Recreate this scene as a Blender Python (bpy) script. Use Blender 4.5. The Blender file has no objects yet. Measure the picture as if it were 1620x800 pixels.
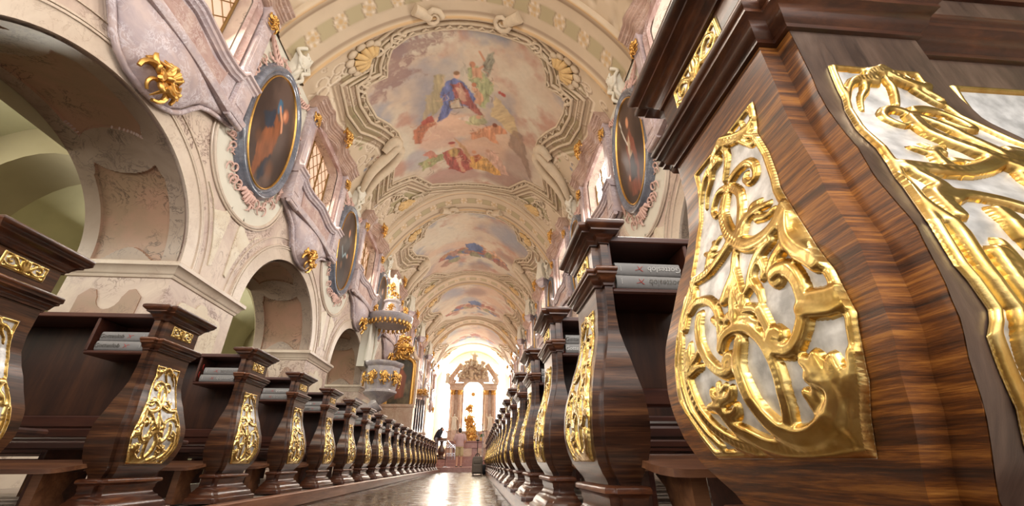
import bpy, bmesh, math, random
import numpy as np
from mathutils import Vector, Matrix
random.seed(7); rng = np.random.RandomState(7)
C = bpy.context.scene.collection
SC = bpy.context.scene
# ------------------------------------------------------------------ camera, sky, exposure
def make_camera():
    pit, yaw, roll = [math.radians(v) for v in (27.485, 4.576, -.25)]
    F = Vector((math.sin(yaw)*math.cos(pit), math.cos(yaw)*math.cos(pit), math.sin(pit)))
    R = Vector((math.cos(yaw), -math.sin(yaw), 0)); U = R.cross(F)
    c, s = math.cos(roll), math.sin(roll)
    R, U = R*c+U*s, U*c-R*s
    cd = bpy.data.cameras.new('camera'); o = bpy.data.objects.new('camera', cd); C.objects.link(o)
    cd.sensor_width = 36; cd.lens = 639.2/1620*36; cd.clip_start = .02; cd.clip_end = 300
    m = Matrix((( R.x, U.x, -F.x, 0), (R.y, U.y, -F.y, 0), (R.z, U.z, -F.z, .33), (0, 0, 0, 1)))
    o.matrix_world = m
    SC.camera = o
make_camera()
SC.view_settings.view_transform = 'Standard'
SC.view_settings.look = 'None'
SC.view_settings.gamma = 1
SC.view_settings.use_curve_mapping = False
SC.view_settings.exposure = 0.72
W = bpy.data.worlds.new('sky'); SC.world = W; W.use_nodes = True
W.node_tree.nodes['Background'].inputs[0].default_value = (1.0, .975, .94, 1)
W.node_tree.nodes['Background'].inputs[1].default_value = 1.35
def area(name, loc, rot, sx, sy, power, col):
    l = bpy.data.lights.new(name, 'AREA'); l.shape = 'RECTANGLE'; l.size = sx; l.size_y = sy
    l.energy = power; l.color = col
    o = bpy.data.objects.new(name, l); o.location = loc; o.rotation_euler = rot; C.objects.link(o)
    return o
# daylight falling through the clerestory windows (one rectangle of sky per window) and the windows of the apse
for k in range(-1, 7):
    y = 4.1+5.4*k
    area('window_daylight', (3.2, y, 7.7), (0, math.radians(62), 0), 1.3, 1.5, 150, (1, .95, .88))
    area('window_daylight', (-4.5, y, 7.7), (0, math.radians(-62), 0), 1.3, 1.5, 95, (1, .88, .74))
area('apse_daylight', (-.65, 46.5, 6.5), (math.radians(-90), 0, 0), 7, 8, 1500, (1, .95, .86))
for k in range(-1, 4):
    area('aisle_fill', (-9.6, 4.1+5.4*k, 4.2), (0, math.radians(-80), 0), 1.6, 2.2, 150, (1, .95, .8))  # added fill lamps to brighten the left aisle; its wall has no windows
area('west_fill', (-.65, -7.5, 6.5), (math.radians(80), 0, 0), 5, 6, 420, (1, .97, .94))  # added fill lamp, unseen behind the camera; no window is modelled there
# ------------------------------------------------------------------ materials
def srgb(r, g, b):
    f = lambda c: (c/12.92 if c <= .04045 else ((c+.055)/1.055)**2.4)
    return (f(r), f(g), f(b), 1)
M = {}
def newmat(name):
    m = bpy.data.materials.new(name); m.use_nodes = True; nt = m.node_tree
    M[name] = m
    return m, nt, nt.nodes['Principled BSDF']
def N(nt, t, **kw):
    n = nt.nodes.new(t)
    for k, v in kw.items():
        if k.startswith('i_'):
            n.inputs[k[2:].replace('_', ' ')].default_value = v
        else: setattr(n, k, v)
    return n
def ramp(nt, stops):
    r = nt.nodes.new('ShaderNodeValToRGB'); e = r.color_ramp.elements
    while len(e) < len(stops): e.new(.5)
    for q, (p, c) in zip(e, stops): q.position = p; q.color = c
    return r
def coords(nt, scale=(1, 1, 1), rot=(0, 0, 0)):
    tc = N(nt, 'ShaderNodeTexCoord'); mp = N(nt, 'ShaderNodeMapping')
    mp.inputs['Scale'].default_value = scale; mp.inputs['Rotation'].default_value = rot
    nt.links.new(tc.outputs['Object'], mp.inputs['Vector'])
    return mp.outputs['Vector']
def bump(nt, b, src, strength=.3, dist=.002):
    n = N(nt, 'ShaderNodeBump'); n.inputs['Strength'].default_value = strength; n.inputs['Distance'].default_value = dist
    nt.links.new(src, n.inputs['Height']); nt.links.new(n.outputs['Normal'], b.inputs['Normal'])
def plain(name, col, rough=.6, metal=0, noise=.0, nscale=30, bmp=0, coat=0):
    m, nt, b = newmat(name)
    b.inputs['Base Color'].default_value = col; b.inputs['Roughness'].default_value = rough; b.inputs['Metallic'].default_value = metal
    if coat: b.inputs['Coat Weight'].default_value = coat; b.inputs['Coat Roughness'].default_value = .15
    if noise or bmp:
        no = N(nt, 'ShaderNodeTexNoise', i_Scale=nscale, i_Detail=5.0)
        nt.links.new(coords(nt), no.inputs['Vector'])
        if noise:
            c2 = tuple(max(0, c*(1-noise)) for c in col[:3])+(1,)
            c3 = tuple(min(1, c*(1+noise)) for c in col[:3])+(1,)
            r = ramp(nt, [(.3, c2), (.7, c3)]); nt.links.new(no.outputs['Fac'], r.inputs[0]); nt.links.new(r.outputs[0], b.inputs['Base Color'])
        if bmp: bump(nt, b, no.outputs['Fac'], bmp)
    return m
def wood(name, stops, scale=(6, 6, 60), rough=.35, spec=.5, bmp=.25, rot=(0, 0, 0), coat=.3):
    m, nt, b = newmat(name)
    v = coords(nt, scale, rot)
    n1 = N(nt, 'ShaderNodeTexNoise', i_Scale=1.0, i_Detail=8.0, i_Roughness=.7, i_Distortion=.4); nt.links.new(v, n1.inputs['Vector'])
    v2 = coords(nt, tuple(s*.22 for s in scale), rot)
    n2 = N(nt, 'ShaderNodeTexNoise', i_Scale=1.0, i_Detail=3.0); nt.links.new(v2, n2.inputs['Vector'])
    mx = N(nt, 'ShaderNodeMath', operation='ADD'); nt.links.new(n1.outputs['Fac'], mx.inputs[0]); nt.links.new(n2.outputs['Fac'], mx.inputs[1])
    hf = N(nt, 'ShaderNodeMath', operation='MULTIPLY'); hf.inputs[1].default_value = .5; nt.links.new(mx.outputs[0], hf.inputs[0])
    r = ramp(nt, stops); nt.links.new(hf.outputs[0], r.inputs[0]); nt.links.new(r.outputs[0], b.inputs['Base Color'])
    b.inputs['Roughness'].default_value = rough
    b.inputs['Coat Weight'].default_value = coat; b.inputs['Coat Roughness'].default_value = .2
    bump(nt, b, n1.outputs['Fac'], bmp, .0015)
    return m
def marble(name, base, patch, vein, scale=1.5, rough=.35, veinw=.035, veins=1.0, coat=.0):
    m, nt, b = newmat(name)
    v = coords(nt)
    n0 = N(nt, 'ShaderNodeTexNoise', i_Scale=scale*.8, i_Detail=6.0, i_Roughness=.65, i_Distortion=.8); nt.links.new(v, n0.inputs['Vector'])
    r0 = ramp(nt, [(.38, base), (.62, patch)]); nt.links.new(n0.outputs['Fac'], r0.inputs[0])
    n1 = N(nt, 'ShaderNodeTexNoise', i_Scale=scale*2.4, i_Detail=7.0, i_Roughness=.62, i_Distortion=1.6); nt.links.new(v, n1.inputs['Vector'])
    s = N(nt, 'ShaderNodeMath', operation='SUBTRACT'); s.inputs[1].default_value = .5; nt.links.new(n1.outputs['Fac'], s.inputs[0])
    a = N(nt, 'ShaderNodeMath', operation='ABSOLUTE'); nt.links.new(s.outputs[0], a.inputs[0])
    r1 = ramp(nt, [(0, (veins, veins, veins, 1)), (veinw, (0, 0, 0, 1))]); nt.links.new(a.outputs[0], r1.inputs[0])
    n2 = N(nt, 'ShaderNodeTexNoise', i_Scale=scale*1.1, i_Detail=2.0); nt.links.new(v, n2.inputs['Vector'])
    r2 = ramp(nt, [(.42, (0, 0, 0, 1)), (.6, (1, 1, 1, 1))]); nt.links.new(n2.outputs['Fac'], r2.inputs[0])
    mu = N(nt, 'ShaderNodeMath', operation='MULTIPLY'); nt.links.new(r1.outputs[0], mu.inputs[0]); nt.links.new(r2.outputs[0], mu.inputs[1])
    mx = N(nt, 'ShaderNodeMixRGB'); mx.inputs[2].default_value = vein
    nt.links.new(mu.outputs[0], mx.inputs[0]); nt.links.new(r0.outputs[0], mx.inputs[1]); nt.links.new(mx.outputs[0], b.inputs['Base Color'])
    b.inputs['Roughness'].default_value = rough
    if coat: b.inputs['Coat Weight'].default_value = coat
    return m
wood('veneer', [(.36, srgb(.15, .08, .035)), (.46, srgb(.31, .17, .07)), (.52, srgb(.44, .255, .10)), (.58, srgb(.57, .36, .15)), (.66, srgb(.68, .46, .21))], (20, 20, 430), .36, bmp=.35)
wood('dark_veneer', [(.38, srgb(.09, .05, .035)), (.5, srgb(.25, .145, .09)), (.62, srgb(.42, .27, .16))], (5, 5, 120), .3)
wood('sheen_grey_veneer', [(.36, srgb(.20, .15, .13)), (.5, srgb(.33, .26, .22)), (.64, srgb(.44, .36, .31))], (60, 7, 9), .3)  # sheen on the camera-facing veneer is put into this grey tone
wood('moulding_wood', [(.36, srgb(.13, .065, .045)), (.5, srgb(.28, .15, .09)), (.64, srgb(.44, .26, .15))], (14, 14, 60), .3)
wood('bench_wood', [(.36, srgb(.15, .07, .05)), (.5, srgb(.25, .12, .08)), (.64, srgb(.34, .18, .12))], (3, 30, 30), .45)
wood('board_wood', [(.36, srgb(.12, .065, .045)), (.5, srgb(.21, .115, .075)), (.64, srgb(.30, .175, .105))], (26, 3, 3), .45)
wood('kneeler_wood', [(.36, srgb(.28, .16, .11)), (.5, srgb(.42, .27, .18)), (.64, srgb(.55, .38, .26))], (3, 30, 30), .5)
wood('kerb_wood', [(.36, srgb(.30, .17, .11)), (.5, srgb(.45, .28, .19)), (.64, srgb(.60, .42, .32))], (30, 3, 40), .3)
def goldmat(name, c1, c2, rough):
    m, nt, b = newmat(name)
    n = N(nt, 'ShaderNodeTexNoise', i_Scale=35.0, i_Detail=4.0); nt.links.new(coords(nt), n.inputs['Vector'])
    r = ramp(nt, [(.35, c1), (.65, c2)]); nt.links.new(n.outputs['Fac'], r.inputs[0]); nt.links.new(r.outputs[0], b.inputs['Base Color'])
    b.inputs['Metallic'].default_value = 1; b.inputs['Roughness'].default_value = rough
    n2 = N(nt, 'ShaderNodeTexNoise', i_Scale=160.0, i_Detail=3.0); nt.links.new(coords(nt), n2.inputs['Vector'])
    bump(nt, b, n2.outputs['Fac'], .25, .001)
goldmat('gold', srgb(.78, .63, .34), srgb(.90, .79, .52), .27)
goldmat('silver_leaf', srgb(.70, .70, .70), srgb(.93, .93, .93), .5)
M['silver_leaf'].node_tree.nodes['Principled BSDF'].inputs['Metallic'].default_value = .75
plain('gilding', srgb(.80, .62, .34), .4, .9, .15, 12, .2)
marble('wall_marble', srgb(.79, .72, .65), srgb(.70, .61, .56), srgb(.36, .23, .19), 1.5, .4, .038, .95)
marble('trim_marble', srgb(.80, .74, .67), srgb(.74, .67, .60), srgb(.52, .40, .33), 1.6, .35, .02, .5)
marble('panel_marble', srgb(.82, .78, .70), srgb(.78, .72, .62), srgb(.50, .36, .28), 2.2, .4, .03, .7)
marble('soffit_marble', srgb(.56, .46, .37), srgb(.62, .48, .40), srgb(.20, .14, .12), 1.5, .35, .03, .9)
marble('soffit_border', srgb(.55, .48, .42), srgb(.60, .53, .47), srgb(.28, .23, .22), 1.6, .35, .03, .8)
marble('lilac_marble', srgb(.62, .56, .57), srgb(.72, .64, .62), srgb(.82, .79, .81), 2.6, .5, .05, .8)
marble('pink_marble', srgb(.70, .60, .56), srgb(.60, .47, .44), srgb(.80, .74, .71), 3.0, .5, .05, .7)
marble('blue_marble', srgb(.34, .36, .40), srgb(.44, .45, .49), srgb(.62, .64, .68), 3.2, .22, .03, .5, coat=.4)
marble('brown_marble', srgb(.60, .49, .43), srgb(.68, .57, .50), srgb(.78, .70, .66), 3, .3, .05, .7)
marble('pulpit_marble', srgb(.62, .60, .62), srgb(.70, .66, .64), srgb(.42, .38, .40), 2.4, .25, .03, .6, coat=.3)
marble('altar_marble', srgb(.76, .67, .58), srgb(.68, .55, .46), srgb(.86, .80, .72), 1.6, .3, .05, .6)
marble('red_marble', srgb(.55, .36, .31), srgb(.62, .43, .38), srgb(.75, .60, .55), 2, .3, .04, .6)
plain('cream_plaster', srgb(.80, .75, .64), .8, 0, .06, 3)
plain('field_plaster', srgb(.80, .78, .72), .8, 0, .05, 2)
plain('stucco', srgb(.74, .665, .56), .7, 0, .08, 6, .1)
plain('white_stucco', srgb(.80, .77, .70), .6, 0, .05, 6)
plain('pink_stucco', srgb(.80, .66, .61), .75, 0, .12, 12)
plain('ochre_stucco', srgb(.76, .63, .42), .7, 0, .12, 8)
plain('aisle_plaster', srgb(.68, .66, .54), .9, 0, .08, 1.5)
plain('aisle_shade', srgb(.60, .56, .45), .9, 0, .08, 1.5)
plain('apse_plaster', srgb(.93, .90, .84), .8, 0, .03, 2)
plain('book_cover', srgb(.47, .46, .45), .55, 0, .04, 60)
plain('book_print', srgb(.80, .79, .77), .5)
plain('book_red', srgb(.62, .20, .16), .5)
plain('pages', srgb(.85, .80, .72), .7, 0, .1, 200)
plain('ribbon_red', srgb(.62, .12, .10), .5)
plain('ribbon_yellow', srgb(.80, .62, .20), .5)
plain('iron', srgb(.08, .08, .09), .4, .6)
plain('skin', srgb(.78, .60, .50), .6, 0, .05, 10)
plain('hair', srgb(.20, .15, .12), .7)
plain('black_cloth', srgb(.10, .11, .14), .8, 0, .1, 20)
plain('grey_cloth', srgb(.52, .50, .52), .8, 0, .1, 20)
plain('khaki_cloth', srgb(.72, .66, .50), .8, 0, .08, 20)
plain('suitcase_cloth', srgb(.36, .32, .28), .75, 0, .12, 40)
plain('rubber', srgb(.05, .05, .05), .6)
plain('chrome', srgb(.80, .80, .82), .2, 1)
plain('lead_brown', srgb(.50, .38, .20), .5, .2)
plain('leaf_green', srgb(.25, .40, .15), .6, 0, .2, 30)
plain('petal', srgb(.85, .60, .55), .6, 0, .2, 30)
plain('organ_pipe', srgb(.30, .29, .30), .35, .5)
def shirt():
    m, nt, b = newmat('plaid_cloth')
    v = coords(nt, (1, 1, 1))
    w1 = N(nt, 'ShaderNodeTexWave', i_Scale=5.0, wave_type='BANDS', bands_direction='X'); w2 = N(nt, 'ShaderNodeTexWave', i_Scale=5.0, wave_type='BANDS', bands_direction='Z')
    nt.links.new(v, w1.inputs['Vector']); nt.links.new(v, w2.inputs['Vector'])
    mx = N(nt, 'ShaderNodeMath', operation='MULTIPLY'); nt.links.new(w1.outputs['Fac'], mx.inputs[0]); nt.links.new(w2.outputs['Fac'], mx.inputs[1])
    r = ramp(nt, [(.2, srgb(.80, .68, .66)), (.6, srgb(.50, .35, .38))]); nt.links.new(mx.outputs[0], r.inputs[0]); nt.links.new(r.outputs[0], b.inputs['Base Color'])
    b.inputs['Roughness'].default_value = .85
shirt()
def glow(name, col, e):
    m, nt, b = newmat(name)
    b.inputs['Base Color'].default_value = (.3, .3, .3, 1); b.inputs['Roughness'].default_value = .1
    b.inputs['Emission Color'].default_value = col; b.inputs['Emission Strength'].default_value = e
glow('pane_peach', srgb(.96, .72, .54), .50)
glow('pane_white', srgb(1, .98, .95), 3.0)
glow('pane_apse', srgb(1, .97, .92), 5.5)
glow('altar_window', srgb(1, .93, .78), 4.0)
def painted(name, rough=.75):
    m, nt, b = newmat(name)
    a = N(nt, 'ShaderNodeVertexColor', layer_name='paint'); nt.links.new(a.outputs['Color'], b.inputs['Base Color'])
    b.inputs['Roughness'].default_value = rough
painted('fresco', .8); painted('oil_paint', .38)
def floor_mat():
    m, nt, b = newmat('floor_stone')
    v = coords(nt, (1, 1, 1))
    br = N(nt, 'ShaderNodeTexBrick', i_Scale=1.0, i_Mortar_Size=.006, i_Brick_Width=.62, i_Row_Height=.42); br.offset = .5
    br.inputs['Color1'].default_value = srgb(.30, .24, .19); br.inputs['Color2'].default_value = srgb(.38, .32, .26); br.inputs['Mortar'].default_value = srgb(.14, .11, .09)
    nt.links.new(v, br.inputs['Vector'])
    n = N(nt, 'ShaderNodeTexNoise', i_Scale=2.5, i_Detail=6.0); nt.links.new(v, n.inputs['Vector'])
    r = ramp(nt, [(.3, srgb(.55, .5, .46)), (.7, srgb(1, 1, 1))]); nt.links.new(n.outputs['Fac'], r.inputs[0])
    mx = N(nt, 'ShaderNodeMixRGB', blend_type='MULTIPLY'); mx.inputs[0].default_value = 1
    nt.links.new(br.outputs['Color'], mx.inputs[1]); nt.links.new(r.outputs[0], mx.inputs[2]); nt.links.new(mx.outputs[0], b.inputs['Base Color'])
    n3 = N(nt, 'ShaderNodeTexNoise', i_Scale=6.0, i_Detail=5.0); nt.links.new(v, n3.inputs['Vector'])
    r3 = ramp(nt, [(.3, (.12, .12, .12, 1)), (.7, (.34, .34, .34, 1))]); nt.links.new(n3.outputs['Fac'], r3.inputs[0]); nt.links.new(r3.outputs[0], b.inputs['Roughness'])
    b.inputs['Specular IOR Level'].default_value = .8
    bump(nt, b, n3.outputs['Fac'], .12, .004)
floor_mat()
def platform_mat():
    m, nt, b = newmat('platform_boards')
    v = coords(nt, (1, 1, 1))
    br = N(nt, 'ShaderNodeTexBrick', i_Scale=1.0, i_Mortar_Size=.008, i_Brick_Width=2.4, i_Row_Height=.16)
    br.inputs['Color1'].default_value = srgb(.55, .50, .46); br.inputs['Color2'].default_value = srgb(.66, .61, .57); br.inputs['Mortar'].default_value = srgb(.16, .12, .10)
    nt.links.new(v, br.inputs['Vector']); nt.links.new(br.outputs['Color'], b.inputs['Base Color']); b.inputs['Roughness'].default_value = .45
platform_mat()
# ------------------------------------------------------------------ mesh helpers
class MB:
    def __init__(s): s.v = []; s.f = []; s.m = []; s.mi = 0
    def add(s, vs, fs):
        o = len(s.v); s.v += [tuple(p) for p in vs]; s.f += [tuple(i+o for i in f) for f in fs]; s.m += [s.mi]*len(fs); return s
    def box(s, x0, x1, y0, y1, z0, z1):
        vs = [(x, y, z) for x in (x0, x1) for y in (y0, y1) for z in (z0, z1)]
        return s.add(vs, [(0, 1, 3, 2), (4, 6, 7, 5), (0, 4, 5, 1), (2, 3, 7, 6), (0, 2, 6, 4), (1, 5, 7, 3)])
    def cbox(s, x0, x1, y0, y1, z0, z1, c=.006):
        # box with chamfered edges along all 12 edges
        vs = []; fs = []
        for sx, X in ((0, x0), (1, x1)):
            for sy, Y in ((0, y0), (1, y1)):
                for sz, Z in ((0, z0), (1, z1)):
                    dx = c if sx == 0 else -c; dy = c if sy == 0 else -c; dz = c if sz == 0 else -c
                    vs += [(X, Y+dy, Z+dz), (X+dx, Y, Z+dz), (X+dx, Y+dy, Z)]
        bm = bmesh.new()
        for p in vs: bm.verts.new(p)
        r = bmesh.ops.convex_hull(bm, input=bm.verts[:])
        bm.verts.index_update(); bm.verts.ensure_lookup_table()
        s.add([v.co[:] for v in bm.verts], [tuple(v.index for v in f.verts) for f in bm.faces]); bm.free(); return s
    def loft(s, rings, cap=True, closed=True):
        n = len(rings[0]); vs = [p for r in rings for p in r]; fs = []
        for i in range(len(rings)-1):
            for j in range(n if closed else n-1):
                k = (j+1) % n; fs.append((i*n+j, i*n+k, (i+1)*n+k, (i+1)*n+j))
        if cap and closed:
            fs.append(tuple(range(n-1, -1, -1))); fs.append(tuple((len(rings)-1)*n+j for j in range(n)))
        return s.add(vs, fs)
    def tube(s, path, rad, n=8, closed=False, flat=None):
        P = [Vector(p) for p in path]; m = len(P)
        if not hasattr(rad, '__len__'): rad = [rad]*m
        rings = []; up = None
        for i in range(m):
            a = P[(i-1) % m] if closed or i > 0 else P[i]; b = P[(i+1) % m] if closed or i < m-1 else P[i]
            t = (b-a)
            if t.length < 1e-9: t = Vector((0, 0, 1))
            t.normalize()
            if up is None:
                up = Vector((0, 0, 1)) if abs(t.z) < .9 else Vector((1, 0, 0))
            u = (up-t*up.dot(t))
            if u.length < 1e-6: u = t.orthogonal()
            u.normalize(); up = u; w = t.cross(u)
            rings.append([P[i]+(u*math.cos(2*math.pi*k/n)+w*math.sin(2*math.pi*k/n))*rad[i] for k in range(n)])
        if closed: rings.append(rings[0]); return s.loft(rings, cap=False)
        return s.loft(rings)
    def sweep(s, prof, path, nrm, closed=False, cap=True):
        # prof: list of (a, b); a along in-plane side vector, b along nrm; path in the plane whose normal is nrm
        P = [Vector(p) for p in path]; m = len(P); nrm = Vector(nrm).normalized(); rings = []
        for i in range(m):
            a = P[(i-1) % m] if closed or i > 0 else None; b = P[(i+1) % m] if closed or i < m-1 else None
            t1 = (P[i]-a).normalized() if a is not None else None; t2 = (b-P[i]).normalized() if b is not None else None
            if t1 is None: t1 = t2
            if t2 is None: t2 = t1
            n1 = nrm.cross(t1); n2 = nrm.cross(t2); d = (n1+n2)
            if d.length < 1e-6: d = n1
            d.normalize(); k = 1/max(.35, d.dot(n1))
            rings.append([P[i]+d*(q[0]*k)+nrm*q[1] for q in prof])
        if closed: rings.append(rings[0]); return s.loft(rings, cap=False)
        return s.loft(rings, cap=cap)
    def lathe(s, prof, n=20, c=(0, 0, 0), a0=0, a1=2*math.pi):
        full = abs(a1-a0-2*math.pi) < 1e-6; rings = []
        for k in range(n+(0 if full else 1)):
            a = a0+(a1-a0)*k/n
            rings.append([(c[0]+r*math.cos(a), c[1]+r*math.sin(a), c[2]+z) for r, z in prof])
        m = len(prof); vs = [p for r in rings for p in r]; fs = []
        K = len(rings)
        for i in range(K if full else K-1):
            for j in range(m-1): fs.append((i*m+j, ((i+1) % K)*m+j, ((i+1) % K)*m+j+1, i*m+j+1))
        return s.add(vs, fs)
    def ell(s, c, r, n=12, m=8, rot=None):
        vs = []; fs = []
        for i in range(m+1):
            t = math.pi*i/m
            for k in range(n):
                a = 2*math.pi*k/n; p = Vector((r[0]*math.sin(t)*math.cos(a), r[1]*math.sin(t)*math.sin(a), r[2]*math.cos(t)))
                if rot is not None: p = rot @ p
                vs.append(p+Vector(c))
        for i in range(m):
            for k in range(n): fs.append((i*n+k, (i+1)*n+k, (i+1)*n+(k+1) % n, i*n+(k+1) % n))
        return s.add(vs, fs)
    def merge(s, o, mat=None, fn=None):
        vs = o.v
        if mat is not None: vs = [tuple(mat @ Vector(p)) for p in vs]
        if fn is not None: vs = [tuple(fn(*p)) for p in vs]
        k = len(s.v); s.v += list(vs); s.f += [tuple(i+k for i in f) for f in o.f]; s.m += list(o.m); return s
    def mesh(s, name, mats, angle=35, mirror=False, fixn=True):
        vs = [(-p[0], p[1], p[2]) for p in s.v] if mirror else s.v
        fs = [f[::-1] for f in s.f] if mirror else s.f
        me = bpy.data.meshes.new(name); me.from_pydata(vs, [], fs)
        if not isinstance(mats, (list, tuple)): mats = [mats]
        for q in mats: me.materials.append(M[q] if isinstance(q, str) else q)
        if len(mats) > 1: me.polygons.foreach_set('material_index', s.m)
        if fixn:
            bm = bmesh.new(); bm.from_mesh(me); bmesh.ops.recalc_face_normals(bm, faces=bm.faces); bm.to_mesh(me); bm.free()
        if angle:
            me.polygons.foreach_set('use_smooth', [True]*len(me.polygons))
            me.set_sharp_from_angle(angle=math.radians(angle))
        me.update(); return me
    def build(s, name, mats, parent=None, angle=35, mirror=False, fixn=True):
        return link(name, s.mesh(name, mats, angle, mirror, fixn), parent)
def link(name, me, parent=None):
    o = bpy.data.objects.new(name, me); C.objects.link(o)
    if parent is not None: o.parent = parent
    return o
def tag(o, label=None, cat=None, group=None, kind=None):
    if label: o['label'] = label
    if cat: o['category'] = cat
    if group: o['group'] = group
    if kind: o['kind'] = kind
    return o
def thing(name, label, cat, loc=(0, 0, 0), rz=0, group=None):
    o = bpy.data.objects.new(name, None); C.objects.link(o); o.location = loc; o.rotation_euler = (0, 0, rz)
    o.empty_display_size = .1
    return tag(o, label, cat, group)
def struct(o): o['kind'] = 'structure'; return o
def dup(root, loc, label, rz=None):
    r = root.copy(); C.objects.link(r); r.location = loc
    if rz is not None: r.rotation_euler = (0, 0, rz)
    r['label'] = label
    for ch in root.children:
        c = ch.copy(); C.objects.link(c); c.parent = r
        for g_ in ch.children:
            d = g_.copy(); C.objects.link(d); d.parent = c
    return r
def text_mesh(body, size, name, extrude=.0006, font_shear=0):
    cu = bpy.data.curves.new(name, 'FONT'); cu.body = body; cu.size = size; cu.extrude = extrude; cu.align_x = 'CENTER'; cu.align_y = 'CENTER'; cu.shear = font_shear
    cu.resolution_u = 3
    o = bpy.data.objects.new(name, cu); C.objects.link(o)
    dg = bpy.context.evaluated_depsgraph_get(); dg.update()
    me = bpy.data.meshes.new_from_object(o.evaluated_get(dg)); me.name = name
    bpy.data.objects.remove(o); return me
def plate(outline, holes, depth, name, mat, fn):
    # flat plate with holes in (a, b), extruded by depth along c: world = fn(a, b, c)
    cu = bpy.data.curves.new(name, 'CURVE'); cu.dimensions = '2D'; cu.fill_mode = 'BOTH'; cu.extrude = depth/2
    for pl in [outline]+holes:
        sp = cu.splines.new('POLY'); sp.points.add(len(pl)-1)
        for q, p in zip(sp.points, pl): q.co = (p[0], p[1], 0, 1)
        sp.use_cyclic_u = True
    o = bpy.data.objects.new(name, cu); C.objects.link(o)
    dg = bpy.context.evaluated_depsgraph_get(); dg.update()
    me = bpy.data.meshes.new_from_object(o.evaluated_get(dg)); bpy.data.objects.remove(o)
    vs = [fn(v.co.x, v.co.y, v.co.z+depth/2) for v in me.vertices]; fs = [tuple(p.vertices) for p in me.polygons]
    mb = MB(); mb.add(vs, fs)
    me2 = mb.mesh(name, mat, 30); bpy.data.meshes.remove(me)
    return me2
def arcpts(cx, cy, rx, ry, a0, a1, n):
    return [(cx+rx*math.cos(math.radians(a0+(a1-a0)*i/n)), cy+ry*math.sin(math.radians(a0+(a1-a0)*i/n))) for i in range(n+1)]
def smoothpath(pts, k=4):
    P = [Vector(p) for p in pts]; out = []
    for i in range(len(P)-1):
        p0 = P[max(i-1, 0)]; p1 = P[i]; p2 = P[i+1]; p3 = P[min(i+2, len(P)-1)]
        for j in range(k):
            t = j/k
            out.append(.5*((2*p1)+(p2-p0)*t+(2*p0-5*p1+4*p2-p3)*t*t+(3*p1-p0-3*p2+p3)*t**3))
    out.append(P[-1]); return out
ORD = ['first', 'second', 'third', 'fourth', 'fifth', 'sixth', 'seventh', 'eighth', 'ninth', 'tenth', 'eleventh', 'twelfth', 'thirteenth', 'fourteenth', 'fifteenth', 'sixteenth', 'seventeenth', 'eighteenth', 'nineteenth', 'twentieth', 'twenty-first', 'twenty-second']
XC = -.65          # axis of the nave
HW = 4.0           # half width of the nave between the walls
P0, PB = 4.1, 5.4  # first window bay and the bay length
XL, XR = -1.69, .385   # aisle faces of the pew ends
HK = .116          # height of the pew platforms
def vz(x):
    u = min(abs((x-XC)/HW), 1); return 8.6+3.15*(1-u**2.1)**.85
# ------------------------------------------------------------------ the setting
def wx(s, d): return XC+s*(HW-d)      # world x of a point d into the nave from the wall of side s (-1 left, 1 right)
SIDE = {-1: 'left', 1: 'right'}
def plan_loft(mb, plan, zo):
    # plan: list of (x, y, sx, sy): corner and the direction it moves when the outline grows; zo: list of (offset, z)
    mb.loft([[(x+sx*q[0], y+sy*(q[2] if len(q) > 2 else q[0]), q[1]) for x, y, sx, sy in plan] for q in zo]); return mb
def rect_plan(x0, x1, y0, y1): return [(x0, y0, -1, -1), (x1, y0, 1, -1), (x1, y1, 1, 1), (x0, y1, -1, 1)]
mb = MB().box(-12, 10, -7, 20, -.2, 0); struct(mb.build('floor', 'floor_stone', angle=0))
for s, nm, x0, x1 in ((-1, 'left', -5.2, -1.535), (1, 'right', .31, 4.0)):
    struct(MB().box(x0, x1, -4, 19.6, .0, HK-.012).build('floor_platform_'+nm, 'platform_boards', angle=0))
    a, b = (-1.60, -1.53) if s < 0 else (.305, .375)
    mb = MB().cbox(a, b, -4, 19.62, .0, HK, .008); mb.cbox(min(a, b)+.06*(s < 0)-.0, max(a, b)-.06*(s > 0)+.0, -4, 19.62, 0, .02, .004)
    struct(mb.build('trim_kerb_'+nm, 'kerb_wood'))
# chancel steps and floor
mb = MB()
for y, z in ((20.0, .19), (22.7, .35), (23.25, .51), (23.8, .66)): mb.cbox(-4.6, 3.3, y, 47.5, z-.2, z, .012)
struct(mb.build('floor_chancel_steps', 'red_marble'))
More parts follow.
